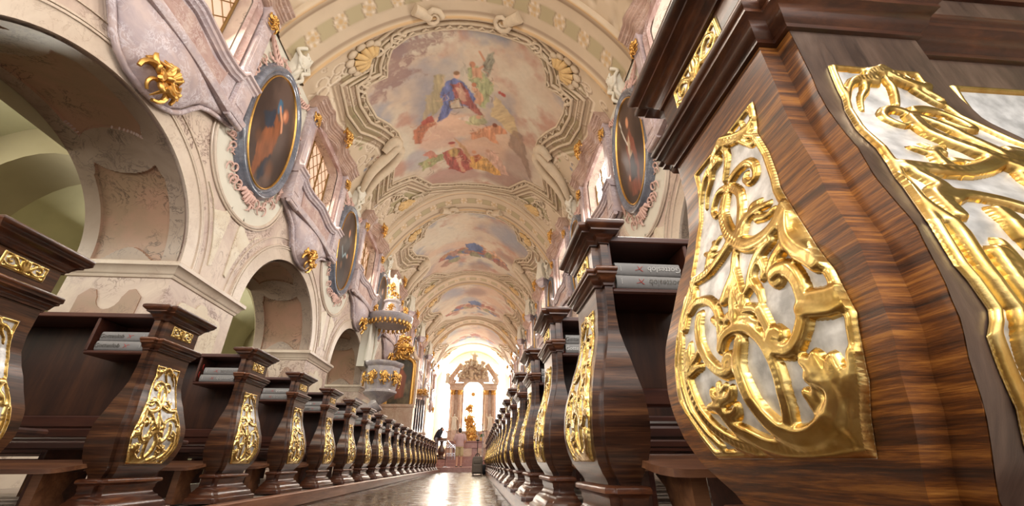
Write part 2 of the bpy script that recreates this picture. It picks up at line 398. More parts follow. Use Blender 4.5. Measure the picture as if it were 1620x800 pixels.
# ---- side walls with arcade and clerestory windows
AW, ASP, ARI = 1.83, 3.05, 1.62
ARCH = {-1: [-1, 0, 1, 2], 1: [-1, 0, 1, 2]}
def bay(k): return P0+PB*k
WT = 1.45
for s in (-1, 1):
    ol = [(-4, 0)]
    for k in ARCH[s]:
        c = bay(k); ol += [(c-AW, 0)]+[(c-q[0]+0*c if False else c+q[0], q[1]) for q in arcpts(0, ASP, AW, ARI, 180, 0, 36)]+[(c+AW, 0)]
    ol += [(47.6, 0), (47.6, 8.66), (-4, 8.66)]
    holes = []
    for k in range(-1, 8):
        c = bay(k); holes.append([(c-1.0, 6.3), (c-1.0, 8.3)]+arcpts(c, 8.3, 1.0, .22, 180, 0, 10)[1:]+[(c+1.0, 6.3)])
    me = plate(ol, holes, WT, 'wall_'+SIDE[s], 'wall_marble', lambda a, b, c_, s=s: (XC+s*(HW+c_), a, b))
    struct(link('wall_'+SIDE[s], me))
    for k in ARCH[s]:
        c = bay(k)
        # moulded band round the arch
        mb = MB(); path = [(wx(s, 0), c+(AW+.0)*math.cos(t), ASP+(ARI)*math.sin(t)) for t in [math.pi*i/48 for i in range(49)]]
        def ring(r0, r1, h, mbx):
            rr = []
            for i in range(49):
                t = math.pi*i/48; pr = []
                for r, hh in ((r0, 0), (r0, h), (r1, h), (r1, 0)):
                    pr.append((wx(s, hh), c+(AW+r)*math.cos(t), ASP+(ARI+r)*math.sin(t)))
                rr.append(pr)
            mbx.loft(rr)
        ring(0, .30, .03, mb); ring(.26, .29, .05, mb); ring(.31, .335, .04, mb); ring(.50, .515, .02, mb)
        struct(mb.build('trim_arch_'+SIDE[s], 'trim_marble'))
        # intrados: border strips and lobed cartouches standing proud of the reddish panels
        nt_, nc = 420, 110; T0, T1 = -.42, math.pi+.42
        th = np.linspace(0, 1, nt_+1); cc = np.linspace(.0, 1, nc+1)
        def lob(t, q):
            e = (q < .16) | (q > .84)
            m_ = e.copy()
            for t0 in (.36, .64):
                dx = (t-t0)/.055; dy = (q-.5)/.36
                m_ |= (dx**2+dy**2 < 1) & (abs(q-.5) < .34)
                m_ |= (abs(t-t0) < .012+.05*np.exp(-((abs(q-.5)-.34)/.05)**2))
            for t0 in (.07, .93):
                m_ |= (abs(t-t0) < .02+.03*np.cos((q-.5)*math.pi*2.2)*(abs(q-.5) < .34))
            m_ |= (t < .045) | (t > .955)
            return m_
        Tm, Qm = np.meshgrid(th, cc, indexing='ij'); mask = lob(Tm, Qm)
        vs = []; 
        S_ = ARI+AW*0
        for i in range(nt_+1):
            # arc plus a short straight jamb at both ends
            u = th[i]; ang = (u-.08)/.84*math.pi
            for j in range(nc+1):
                h = .012+(.032 if mask[i, j] else 0)
                if ang < 0: y, z = c-AW+h, ASP+ang*1.2*.0-(.08-u)*3.2*.3
                elif ang > math.pi: y, z = c+AW-h, ASP-(u-.92)*3.2*.3
                else: y, z = c-(AW-h)*math.cos(ang), ASP+(ARI-h)*math.sin(ang)
                vs.append((XC+s*(HW+.0+cc[j]*WT), y, z))
        fs = []; ms = []
        for i in range(nt_):
            for j in range(nc):
                fs.append((i*(nc+1)+j, (i+1)*(nc+1)+j, (i+1)*(nc+1)+j+1, i*(nc+1)+j+1)); ms.append(0 if (mask[i, j] and mask[i+1, j+1] and mask[i+1, j] and mask[i, j+1]) else 1)
        mb = MB(); mb.v = vs; mb.f = fs; mb.m = ms
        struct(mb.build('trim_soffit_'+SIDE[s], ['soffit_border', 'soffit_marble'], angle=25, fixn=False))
    # impost mouldings, wrapped round each pier, and raised panels on the piers
    for k in range(-1, 3):
        y0, y1 = bay(k)+AW, bay(k+1)-AW
        if k == 2: y1 = 19.6
        x0, x1 = sorted((wx(s, 0), wx(s, -WT)))
        mb = MB(); plan_loft(mb, rect_plan(x0, x1, y0, y1), [(0, 2.80), (.02, 2.81), (.03, 2.85), (.045, 2.86), (.055, 2.88), (.07, 2.93), (.11, 2.97), (.12, 2.975), (.12, 3.03), (.10, 3.05), (0, 3.06)])
        struct(mb.build('trim_impost_'+SIDE[s], 'trim_marble'))
        mb = MB()
        for (a, b) in ((y0+.3, y1-.3),):
            pl = [(a, .6), (a, 2.3)]+arcpts(a+.12, 2.45, .12, .12, 180, 90, 5)+[(a+.3, 2.57)]+arcpts((a+b)/2, 2.57, (b-a)/2-.42, .12, 180, 0, 8)+[(b-.3, 2.57)]+arcpts(b-.12, 2.45, .12, .12, 90, 0, 5)+[(b, 2.3), (b, .6)]
            me = plate(pl, [], .02, 'p', 'panel_marble', lambda a_, b_, c_, s=s: (wx(s, .02-c_), a_, b_))
            struct(link('trim_pier_panel_'+SIDE[s], me))
        # panels on the two jambs of the pier
        for yj, sg in ((y0, -1), (y1, 1)):
            a, b = .3, WT-.3
            pl = [(a, 1.0), (a, 2.5), (a+.12, 2.62), (a+.2, 2.6), (a+.25, 2.5)]+arcpts((a+b)/2, 2.5, .17, .2, 180, 360, 8)+[(b-.25, 2.5), (b-.2, 2.6), (b-.12, 2.62), (b, 2.5), (b, 1.0)]
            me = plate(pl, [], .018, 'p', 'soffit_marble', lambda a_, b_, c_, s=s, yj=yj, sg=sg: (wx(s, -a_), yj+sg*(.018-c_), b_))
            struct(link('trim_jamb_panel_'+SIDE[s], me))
    # pale field with a rounded foot behind each oval picture, and the raised spandrel panels
    for k in range(0, 8):
        c = bay(k)-PB/2
        if c < 0: continue
        pl = [(c-1.28, 8.64), (c-1.28, 5.75)]+arcpts(c, 5.75, 1.28, 1.3, 180, 360, 24)[1:]+[(c+1.28, 8.64)]
        struct(link('trim_field_'+SIDE[s], plate(pl, [], .02, 'p', 'field_plaster', lambda a_, b_, c_, s=s: (wx(s, .02-c_), a_, b_))))
        mb = MB(); pth = [(wx(s, .02), c-1.3, 8.5), (wx(s, .02), c-1.3, 5.75)]+[(wx(s, .02), q[0], q[1]) for q in arcpts(c, 5.75, 1.3, 1.32, 180, 360, 28)[1:]]+[(wx(s, .02), c+1.3, 8.5)]
        mb.tube(pth, .035, 8); mb.tube([(p[0], c+(p[1]-c)*1.05, p[2]-.05) for p in pth], .02, 6)
        struct(mb.build('trim_field_bead_'+SIDE[s], 'trim_marble'))
        if k <= 3:
            for q in (-1, 1):
                # a spandrel panel: curved along the arch, scrolled above
                pts = [(q*.20, 3.35)]+[(q*(PB/2-(AW+.62)*math.cos(t)), ASP+(ARI+.62)*math.sin(t)) for t in np.linspace(.12, .62, 8)]+[(q*.95, 4.55), (q*.75, 4.42), (q*.62, 4.22), (q*.34, 4.35), (q*.2, 4.55), (q*.16, 4.2)]
                if q < 0: pts = pts[::-1]
                struct(link('trim_spandrel_'+SIDE[s], plate([(c+a_, b_) for a_, b_ in pts], [], .02, 'p', 'panel_marble', lambda a_, b_, c_, s=s: (wx(s, .02-c_), a_, b_))))
# window reveals and panes with a lattice of lead
for s in (-1, 1):
    for k in range(-1, 8):
        c = bay(k)
        me = plate([(c-1.02, 6.25), (c-1.02, 8.3)]+arcpts(c, 8.3, 1.02, .24, 180, 0, 10)[1:]+[(c+1.02, 6.25)], [], .02, 'p', 'pane_peach' if s < 0 else 'pane_white', lambda a_, b_, c_, s=s: (wx(s, -.27-c_), a_, b_))
        o = struct(link('window_%d' % (k+2+(9 if s > 0 else 0)), me))
        mb = MB()
        def clip(y):  return 8.3+.21*math.sqrt(max(0, 1-((y-c)/1.01)**2))
        for d in range(-6, 7):
            for sg in (1, -1):
                pts = []
                for i in range(41):
                    yy = c-1.0+2.0*i/40; zz = 7.4+sg*(yy-c)*1.25+d*.44
                    if 6.3 < zz < clip(yy): pts.append((wx(s, -.258), yy, zz))
                if len(pts) > 1: mb.tube([pts[0], pts[-1]], .011, 4)
        for yy in (c-.97, c-.33, c+.33, c+.97): mb.tube([(wx(s, -.25), yy, 6.3), (wx(s, -.25), yy, clip(yy))], .026, 6)
        mb.build('window_lattice', 'lead_brown', o)
# side aisles: outer wall, vault and cross arches seen through the arcade
for s in (-1, 1):
    X0, X1 = wx(s, -WT), XC+s*9.0
    mb = MB()
    n = 14; pr = []
    for i in range(n+1):
        t = math.pi*i/n; xm = (X0+X1)/2; hw = abs(X1-X0)/2
        pr.append((xm+s*hw*-math.cos(t), 4.55+1.5*math.sin(t)))
    rings = [[(x, y, z) for x, z in [(X0, 4.4)]+pr+[(X1, 0)]] for y in (-6.8, 19.8)]
    mb.loft(rings, cap=False, closed=False)
    mb.add([(X0, 19.8, 0), (X1, 19.8, 0), (X1, 19.8, 7), (X0, 19.8, 7)], [(0, 1, 2, 3)])
    struct(mb.build('wall_aisle_'+SIDE[s], 'aisle_plaster', angle=60))
    for k in range(-1, 3):
        yc = bay(k)+PB/2; hw = abs(X1-X0)/2-.25; xm = (X0+X1)/2
        ol = [(X0-.0, 0), (xm-hw*s, 0), (xm-hw*s, 3.0)]+[(xm-s*hw*math.cos(t), 3.0+2.4*math.sin(t)) for t in [math.pi*i/20 for i in range(21)]]+[(xm+hw*s, 0), (X1, 0), (X1, 7), (X0, 7)]
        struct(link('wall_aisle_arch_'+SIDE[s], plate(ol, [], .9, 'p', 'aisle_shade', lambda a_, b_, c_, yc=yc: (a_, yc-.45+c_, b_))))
# end wall with three tall bright windows behind the high altar
ol = [(-4.7, 0), (3.4, 0), (3.4, 12), (-4.7, 12)]
AP = [(-3.0, 1.15), (-.65, .95), (1.7, 1.15)]
hs = [[(c-w, 2.0), (c-w, 9.6)]+arcpts(c, 9.6, w, .8, 180, 0, 12)[1:]+[(c+w, 2.0)] for c, w in AP]
struct(link('wall_end', plate(ol, hs, .5, 'p', 'apse_plaster', lambda a_, b_, c_: (a_, 47.0+c_, b_))))
for i, (c, w) in enumerate(AP):
    o = struct(MB().box(c-w-.05, c+w+.05, 47.42, 47.46, 1.95, 10.5).build('window_%d' % (20+i), 'pane_apse', angle=0))
    mb = MB()
    for z in (3.6, 5.2, 6.8, 8.4): mb.tube([(c-w, 47.38, z), (c+w, 47.38, z)], .02, 4)
    mb.tube([(c, 47.38, 2), (c, 47.38, 10.3)], .02, 4); mb.build('window_lattice', 'lead_brown', o)
# ------------------------------------------------------------------ painted vault
def lin(r, g, b): return np.array(srgb(r, g, b)[:3])
_lat = rng.rand(64, 64)
def vnoise(x, y):
    xi = np.floor(x).astype(int); yi = np.floor(y).astype(int); fx = x-xi; fy = y-yi
    fx = fx*fx*(3-2*fx); fy = fy*fy*(3-2*fy)
    a = _lat[xi % 64, yi % 64]; b = _lat[(xi+1) % 64, yi % 64]; c = _lat[xi % 64, (yi+1) % 64]; d = _lat[(xi+1) % 64, (yi+1) % 64]
    return (a*(1-fx)+b*fx)*(1-fy)+(c*(1-fx)+d*fx)*fy
def fbm(x, y, o=5):
    t = 0; a = .5; s_ = 0
    for i in range(o): t = t+a*vnoise(x*2**i+i*7.3, y*2**i+i*3.1); s_ += a; a *= .55
    return t/s_
def polysd(px, py, poly):
    # signed distance, negative inside
    d = np.full(px.shape, 1e9); ins = np.zeros(px.shape, bool); n = len(poly)
    for i in range(n):
        x1, y1 = poly[i]; x2, y2 = poly[(i+1) % n]; ex, ey = x2-x1, y2-y1
        t = np.clip(((px-x1)*ex+(py-y1)*ey)/(ex*ex+ey*ey+1e-12), 0, 1)
        d = np.minimum(d, (px-x1-t*ex)**2+(py-y1-t*ey)**2)
        c_ = ((y1 > py) != (y2 > py)) & (px < (x2-x1)*(py-y1)/((y2-y1) if abs(y2-y1) > 1e-12 else 1e-12)+x1)
        ins ^= c_
    d = np.sqrt(d); return np.where(ins, -d, d)
class Paint:
    def __init__(s, X, Y, base): s.X, s.Y = X, Y; s.c = np.tile(np.array(base), (X.size, 1))
    def mix(s, m, col): m = np.clip(m, 0, 1)[:, None]; s.c = s.c*(1-m)+np.array(col)*m
    def sel(s, poly, pad):
        a = np.array(poly); return np.where((s.X > a[:, 0].min()-pad) & (s.X < a[:, 0].max()+pad) & (s.Y > a[:, 1].min()-pad) & (s.Y < a[:, 1].max()+pad))[0]
    def poly(s, poly, col, soft=.03, op=1., wob=0, fold=0, fdir=(1, 0), fs=6):
        if getattr(s, 'fig', False): wob = max(wob, .05); soft = max(soft, .05); fold = max(fold*1.7, .45); fs = fs*1.6; op *= .93; col = np.array(col)*.88+np.array(lin(.70, .58, .48))*.12
        if getattr(s, 'fig2', False): wob = .05; soft = .035; fold = max(fold, .5); fs = 11
        i = s.sel(poly, soft*3+wob)
        if not len(i): return
        X, Y = s.X[i], s.Y[i]
        if wob: X = X+(fbm(X*4.5, Y*4.5, 3)-.5)*wob*4; Y = Y+(fbm(X*4.5+9, Y*4.5+5, 3)-.5)*wob*4
        d = polysd(X, Y, poly); m = np.clip(.5-d/soft, 0, 1)*op
        c = np.tile(np.array(col), (len(i), 1))
        if fold:
            f = fbm(s.X[i]*fs*fdir[0]+s.Y[i]*fs*fdir[1]*1.0, (s.X[i]*fdir[1]-s.Y[i]*fdir[0])*fs*.25, 4)
            c = c*(1+(f[:, None]-.5)*2*fold)
        s.c[i] = s.c[i]*(1-m[:, None])+np.clip(c, 0, 1)*m[:, None]
    def blob(s, x, y, rx, ry, col, op=1., soft=.5, ang=0, noise=0):
        dx, dy = s.X-x, s.Y-y; ca, sa = math.cos(ang), math.sin(ang)
        r = np.sqrt(((dx*ca+dy*sa)/rx)**2+((-dx*sa+dy*ca)/ry)**2)
        if noise: r = r+(fbm(s.X*3/rx*.3, s.Y*3/ry*.3, 4)-.5)*noise
        m = np.clip((1-r)/soft, 0, 1)*op
        s.mix(m, col)
    def line(s, pts, w, col, op=1.):
        i = s.sel(pts, w*2)
        if not len(i): return
        X, Y = s.X[i], s.Y[i]; d = np.full(X.shape, 1e9)
        for (x1, y1), (x2, y2) in zip(pts[:-1], pts[1:]):
            ex, ey = x2-x1, y2-y1; t = np.clip(((X-x1)*ex+(Y-y1)*ey)/(ex*ex+ey*ey+1e-12), 0, 1); d = np.minimum(d, (X-x1-t*ex)**2+(Y-y1-t*ey)**2)
        m = np.clip((w-np.sqrt(d))/(w*.5), 0, 1)*op
        s.c[i] = s.c[i]*(1-m[:, None])+np.array(col)*m[:, None]
def painted_mesh(name, pts, nu, nv, col, mat='fresco', parent=None):
    me = bpy.data.meshes.new(name)
    idx = np.arange(nu*nv).reshape(nu, nv); f = np.stack([idx[:-1, :-1], idx[1:, :-1], idx[1:, 1:], idx[:-1, 1:]], -1).reshape(-1, 4)
    me.vertices.add(nu*nv); me.vertices.foreach_set('co', pts.astype(np.float32).ravel())
    me.loops.add(f.size); me.loops.foreach_set('vertex_index', f.ravel().astype(np.int32))
    me.polygons.add(len(f)); me.polygons.foreach_set('loop_start', np.arange(0, f.size, 4, dtype=np.int32))
    try: me.polygons.foreach_set('loop_total', np.full(len(f), 4, dtype=np.int32))
    except Exception: pass
    me.polygons.foreach_set('use_smooth', [True]*len(f)); me.update(calc_edges=True)
    a = me.color_attributes.new('paint', 'FLOAT_COLOR', 'POINT')
    cc = np.ones((nu*nv, 4), dtype=np.float32); cc[:, :3] = np.clip(col, 0, 1); a.data.foreach_set('color', cc.ravel())
    me.materials.append(M[mat]); me.validate()
    return link(name, me, parent)
HALF = [(0, 7.62), (.8, 7.64), (1.7, 7.68), (2.2, 7.9), (2.38, 8.28), (2.45, 8.68), (3.02, 8.64), (3.05, 9.1), (2.95, 9.85), (2.7, 10.4), (2.5, 10.95), (2.46, 11.5), (2.52, 11.9), (2.85, 12.45), (3.05, 13.25), (2.3, 13.6), (1.7, 14.7), (1.0, 15.0), (0, 15.1)]
FR_IN = [(XC+x, y) for x, y in HALF]+[(XC-x, y) for x, y in HALF[-2:0:-1]]
ribs = [(-3.8, 1.4), (6.55, 1.5), (16.4, 1.6), (25.8, 1.6), (35.3, 1.6)]
def frame_of(b):
    # outline of the painted field in vault bay b
    if b == 1: return FR_IN
    y0, y1 = ribs[b][0]+ribs[b][1]/2+.3, (ribs[b+1][0]-ribs[b+1][1]/2-.3) if b+1 < len(ribs) else 43.0
    return [(x, y0+(y-7.62)/(15.1-7.62)*(y1-y0)) for x, y in FR_IN]
CR = lin(.735, .655, .55); OL = lin(.60, .55, .41); BR = lin(.44, .33, .23); WH = lin(.84, .775, .68)
def offs(poly, d):
    n = len(poly); out = []
    for i in range(n):
        a, p, b = Vector(poly[i-1]), Vector(poly[i]), Vector(poly[(i+1) % n]); t1 = (p-a).normalized(); t2 = (b-p).normalized()
        n1 = Vector((t1.y, -t1.x)); n2 = Vector((t2.y, -t2.x)); m = n1+n2
        if m.length < .2: m = n1
        m.normalize(); out.append(tuple(p+m*d/max(.5, m.dot(n1))))
    return out
def sgn_area(p): return sum(p[i-1][0]*p[i][1]-p[i][0]*p[i-1][1] for i in range(len(p)))
def paint_vault(X, Y, b):
    P = Paint(X, Y, CR); u = (X-XC)/HW
    fr = frame_of(b); sg = 1 if sgn_area(fr) > 0 else -1
    n = fbm(X*1.3, Y*1.3); P.c *= (1+(n[:, None]-.5)*.25)
    y0, y1 = min(p[1] for p in fr), max(p[1] for p in fr); ym = (y0+y1)/2; sc = (y1-y0)/7.48
    # olive diapered panels between frame and ribs, with painted mouldings round them
    for q in (-1, 1):
        for ya, yb in ((y0, 1), (y1, -1)):
            T = [(XC+q*1.95, ya+yb*-.02*sc), (XC+q*2.55, ya+yb*.85*sc), (XC+q*3.25, ya+yb*.8*sc), (XC+q*3.45, ya+yb*.35*sc), (XC+q*2.95, ya-yb*.12)]
            P.poly(T, OL, .03); P.line(T+[T[0]], .035, BR, .6); P.line([(a+q*.05, b_) for a, b_ in T+[T[0]]], .02, WH, .6)
        T = [(XC+q*3.0, ym-2.2*sc), (XC+q*2.75, ym-1.2*sc), (XC+q*2.95, ym-.6*sc), (XC+q*3.5, ym-.9*sc), (XC+q*3.75, ym-1.6*sc), (XC+q*3.5, ym-2.5*sc)]
        P.poly(T, OL, .04); P.line(T+[T[0]], .03, BR, .5)
        T2 = [(a, 2*ym-b_) for a, b_ in T]; P.poly(T2, OL, .04); P.line(T2+[T2[0]], .03, BR, .5)
        for t in range(60):   # small leaves along the ribs
            a = XC+q*3.9*rng.rand(); b_ = (y0-.15-.5*rng.rand()) if t % 2 else (y1+.15+.5*rng.rand()); a0 = rng.rand()*6; r = .05+.1*rng.rand()
            pts = [(a+r*(1-.08*j)*math.cos(a0+j*.6), b_+r*(1-.08*j)*math.sin(a0+j*.6)) for j in range(9)]; P.line([(x_+.015, y_+.015) for x_, y_ in pts], .026, BR, .5); P.line(pts, .018, WH, .7)
        for t in range(26):   # flowers and painted rocaille near the windows
            a = XC+q*(2.85+.9*rng.rand()); b_ = ym+(rng.rand()-.5)*4.6*sc; P.blob(a, b_, .06, .07, [lin(.62, .28, .22), lin(.35, .42, .52), lin(.45, .5, .3), BR][t % 4], .7, .5)
        for t in range(90):   # painted scrollwork
            a = XC+q*(2.6+1.35*rng.rand()); b_ = y0+(y1-y0)*rng.rand(); r = .07+.15*rng.rand(); a0 = rng.rand()*6
            pts = [(a+r*(1-.14*j*.5)*math.cos(a0+j*.6*q), b_+r*(1-.14*j*.5)*math.sin(a0+j*.6*q)) for j in range(11)]
            P.line([(x_+.02, y_+.02) for x_, y_ in pts], .03, BR, .6); P.line(pts, .022, WH, .75)
    for k, (d, c, w) in enumerate(((.66, WH, .03), (.60, BR, .03), (.52, BR, .05), (.39, BR, .05), (.24, BR, .05), (.09, BR, .05), (.03, WH, .03))):
        q = offs(fr, d*sg); P.line(q+[q[0]], w, c, .62)
    # painted sky
    d = np.full(X.shape, 1e9); i = P.sel(fr, .1); d[i] = polysd(X[i], Y[i], fr); m = d < .0
    Xs, Ys = X[m], (Y[m]-y0)/sc+7.62
    o = Paint(Xs, Ys, lin(.76, .66, .56))
    n1 = fbm(Xs*.55+b*5, Ys*.55); n2 = fbm(Xs*1.4+3+b, Ys*1.4)
    o.mix((n1-.42)*5, lin(.80, .74, .64)); o.mix((n2-.55)*5, lin(.72, .55, .46)); o.mix((.42-n1)*5, lin(.60, .56, .55)); o.mix((fbm(Xs*.8+20, Ys*.8)-.6)*6, lin(.58, .57, .58)*1.0)
    if b == 1:
        o.poly([(-3.1, 7.7), (-2.2, 7.66), (-1.1, 7.7), (-1.7, 8.0), (-2.4, 8.6), (-3.3, 9.6), (-3.5, 9.0), (-3.0, 8.3)], lin(.56, .42, .38), .35, .8, wob=.35)
        o.blob(-.6, 9.5, 1.5, 1.9, lin(.84, .76, .64), .6, .9)
        # clouds
        for (x, y, rx, ry, c, op) in [(-1.3, 11.5, 1.15, .75, lin(.82, .66, .54), .9), (-2.0, 12.1, .9, .7, lin(.78, .62, .52), .8), (.2, 12.0, 1.0, .7, lin(.80, .66, .54), .8), (-.3, 12.9, 1.4, .8, lin(.78, .62, .50), .7), (-1.4, 14.4, 1.6, .6, lin(.66, .50, .44), .8), (.9, 14.2, 1.3, .7, lin(.60, .46, .40), .8), (1.3, 13.2, .8, 1.2, lin(.62, .50, .44), .7), (-2.7, 12.8, .6, .7, lin(.62, .58, .58), .6)]:
            o.blob(x, y, rx, ry, c, op, .35, 0, .6)
            o.blob(x-.1*rx, y-.3*ry, rx*.7, ry*.5, np.minimum(c*1.18, 1), op*.6, .6, 0, .5)
        o.fig = True
        # architecture left of the seated woman, drapery to the right
        o.poly([(-1.75, 9.15), (-1.45, 9.2), (-1.6, 10.4), (-2.0, 10.9), (-2.1, 10.6), (-1.95, 9.9)], lin(.66, .58, .36), .04, .8, fold=.35)
        o.poly([(-2.1, 9.9), (-1.95, 9.9), (-2.2, 11.2), (-2.4, 11.2)], lin(.68, .58, .36), .04, .7, fold=.3)
        o.poly([(.2, 9.9), (.9, 10.6), (1.3, 11.7), (.6, 11.2), (.1, 10.9)], lin(.80, .68, .44), .05, .8, fold=.25, fdir=(1, 1))
        o.poly([(1.0, 11.2), (1.35, 11.3), (1.95, 13.6), (1.4, 12.6), (.8, 12.0)], lin(.52, .40, .32), .06, .8, fold=.3)
        # seated woman in blue
        o.poly([(-1.07, 9.35), (-1.4, 9.5), (-1.62, 9.9), (-1.62, 10.4), (-1.85, 11.2), (-1.45, 11.0), (-1.3, 10.75), (-.9, 10.5), (-.45, 10.72), (-.48, 10.2), (-.72, 9.7)], lin(.30, .38, .60), .04, 1, fold=.5, fs=9)
        o.poly([(-1.28, 9.6), (-.95, 9.55), (-.75, 9.85), (-.6, 10.3), (-.15, 10.95), (-.35, 10.95), (-.85, 10.45), (-1.2, 10.3)], lin(.62, .30, .24), .04, 1, fold=.5, fs=9)
        o.poly([(-1.15, 9.75), (-.95, 9.7), (-.8, 10.1), (-.75, 10.35), (-1.0, 10.3)], lin(.82, .64, .52), .04, .9)
        o.poly([(-1.38, 10.34), (-1.02, 10.24), (-.9, 10.64), (-1.34, 10.68)], lin(.74, .66, .54), .03, 1); o.line([(-1.38, 10.34), (-1.02, 10.24), (-.9, 10.64), (-1.34, 10.68), (-1.38, 10.34)], .025, lin(.46, .36, .26))
        o.blob(-1.07, 9.27, .12, .15, lin(.85, .67, .54), 1, .3); o.blob(-1.07, 9.18, .13, .1, lin(.56, .40, .26), 1, .4)
        # angels
        o.poly([(-.72, 8.95), (-.4, 8.8), (-.1, 9.2), (.2, 9.5), (.1, 9.9), (-.1, 10.6), (-.35, 10.5), (-.3, 9.8), (-.66, 9.5)], lin(.60, .62, .42), .04, 1, fold=.45, fs=8)
        o.poly([(-.6, 8.95), (-.3, 8.85), (-.2, 9.25), (-.5, 9.4)], lin(.78, .56, .42), .04, 1, fold=.3)
        o.blob(-.55, 8.83, .12, .13, lin(.74, .50, .36), 1, .3); o.line([(-.3, 8.95), (-.1, 8.75), (-.32, 8.35)], .05, lin(.76, .54, .40))
        o.poly([(-.25, 8.75), (.12, 8.22), (.16, 8.6), (.02, 9.1), (-.1, 9.3)], lin(.50, .50, .42), .03, 1, fold=.5, fs=14, fdir=(1, .5)); o.poly([(-.95, 9.3), (-.85, 8.75), (-.65, 9.15)], lin(.66, .62, .54), .04, .9, fold=.4)
        o.poly([(-.58, 9.7), (-.35, 9.75), (-.2, 10.1), (-.25, 10.5), (-.5, 10.45), (-.52, 10.0)], lin(.82, .60, .44), .04, 1, fold=.25); o.blob(-.5, 9.62, .1, .11, lin(.72, .46, .32), 1, .3)
        for dx in (0, .12, .2): o.blob(.38+dx*.8, 9.75+dx*.3, .07, .09, lin(.66, .26, .20), .9, .4)
        o.poly([(-2.7, 11.25), (-2.35, 11.05), (-1.95, 11.0), (-1.9, 11.25), (-2.3, 11.5), (-2.5, 12.0), (-2.75, 11.9)], lin(.68, .36, .20), .04, 1, fold=.4, fs=10); o.poly([(-2.4, 10.95), (-2.0, 10.85), (-1.95, 11.05), (-2.35, 11.2)], lin(.66, .24, .18), .03, 1)
        o.poly([(-.7, 11.9), (-.2, 11.6), (.3, 11.3), (.7, 11.3), (.75, 11.5), (.3, 11.8), (.45, 12.3), (.2, 12.2), (-.1, 12.0), (-.6, 12.3)], lin(.80, .52, .34), .04, 1, fold=.35, fs=8); o.blob(.28, 11.3, .12, .13, lin(.50, .28, .18), 1, .4)
        o.poly([(-.7, 11.1), (-.2, 10.9), (.0, 11.3), (-.4, 11.5), (-.9, 11.4)], lin(.66, .66, .46), .05, .9, fold=.4); o.blob(-.35, 11.05, .12, .12, lin(.80, .60, .46), 1, .4); o.poly([(-1.2, 11.2), (-.7, 11.0), (-.7, 11.3)], lin(.82, .74, .66), .05, .8)
        # lower group
        o.poly([(-1.75, 12.9), (-1.4, 12.7), (-1.1, 12.8), (-.8, 13.3), (-.55, 14.1), (-1.0, 14.3), (-1.4, 14.1), (-1.6, 14.0), (-1.7, 13.4)], lin(.60, .20, .16), .04, 1, fold=.5, fs=9)
        o.poly([(-1.6, 12.85), (-1.3, 12.65), (-1.1, 12.95), (-1.2, 13.3), (-1.5, 13.2)], lin(.70, .56, .30), .04, 1, fold=.4); o.blob(-1.38, 12.55, .13, .14, lin(.82, .60, .46), 1, .35); o.blob(-1.4, 12.42, .17, .09, lin(.62, .30, .24), 1, .35)
        o.poly([(-1.3, 13.2), (-1.15, 13.2), (-1.0, 14.05), (-.85, 14.25), (-1.1, 14.2)], lin(.82, .60, .46), .03, 1)
        o.poly([(-2.7, 13.1), (-2.1, 12.95), (-1.7, 13.0), (-1.75, 13.3), (-2.2, 13.5), (-2.6, 13.6)], lin(.56, .56, .34), .04, 1, fold=.4); o.poly([(-2.5, 12.7), (-2.2, 12.6), (-1.9, 13.0), (-2.3, 13.1)], lin(.74, .42, .32), .04, .9)
        o.poly([(-1.3, 12.1), (-1.0, 12.5), (-.7, 13.2), (-.75, 13.5), (-1.0, 12.9), (-1.2, 12.4)], lin(.76, .56, .34), .04, .9, fold=.3)
        o.poly([(-.7, 13.3), (-.3, 13.1), (.1, 13.3), (.5, 13.7), (.7, 14.1), (.3, 14.15), (-.3, 14.1), (-.7, 14.0)], lin(.80, .58, .22), .04, 1, fold=.45, fs=9); o.poly([(-.6, 13.2), (-.3, 13.05), (-.2, 13.4), (-.5, 13.6)], lin(.66, .32, .16), .04, 1); o.blob(-.52, 12.98, .12, .13, lin(.78, .54, .38), 1, .35)
        o.poly([(-.1, 12.9), (.3, 12.7), (.7, 13.3), (1.0, 13.9), (.7, 14.0), (.2, 13.5)], lin(.80, .62, .52), .05, .9, fold=.3, fs=8); o.blob(.05, 12.8, .11, .12, lin(.72, .54, .42), 1, .4)
    else:
        r2 = np.random.RandomState(b*3+1)
        for t in range(9):
            o.blob(XC+(r2.rand()-.5)*4.4, 8.2+6.4*r2.rand(), .6+.9*r2.rand(), .5+.7*r2.rand(), [lin(.80, .66, .54), lin(.62, .50, .44), lin(.60, .60, .62), lin(.84, .76, .64)][t % 4], .7, .5, 0, .6)
        cols = [lin(.62, .36, .28), lin(.38, .42, .54), lin(.70, .52, .36), lin(.54, .52, .38), lin(.78, .62, .50), lin(.62, .46, .38)]
        for t in range(26):
            g_ = (t/25-.5); x = XC+g_*3.4+(r2.rand()-.5)*.5; y = 11.9+abs(g_)*2.6*(1 if t % 2 else .4)+(r2.rand()-.5)*.9
            q = [(x+(.28+.15*r2.rand())*math.cos(a_)*1.2, y+(.28+.18*r2.rand())*math.sin(a_)) for a_ in np.linspace(0, 5.4, 7)]
            o.poly(q, cols[(t*5) % 6], .05, .9, wob=.08, fold=.5, fs=8)
            o.blob(x+.1, y-.36, .1, .11, lin(.80, .60, .46), 1, .4)
        q = [(XC-.5, 11.2), (XC+.1, 11.0), (XC+.7, 11.6), (XC+.5, 12.2), (XC-.2, 12.0)]; o.poly(q, cols[1] if b < 4 else cols[0], .05, 1, wob=.1, fold=.5)
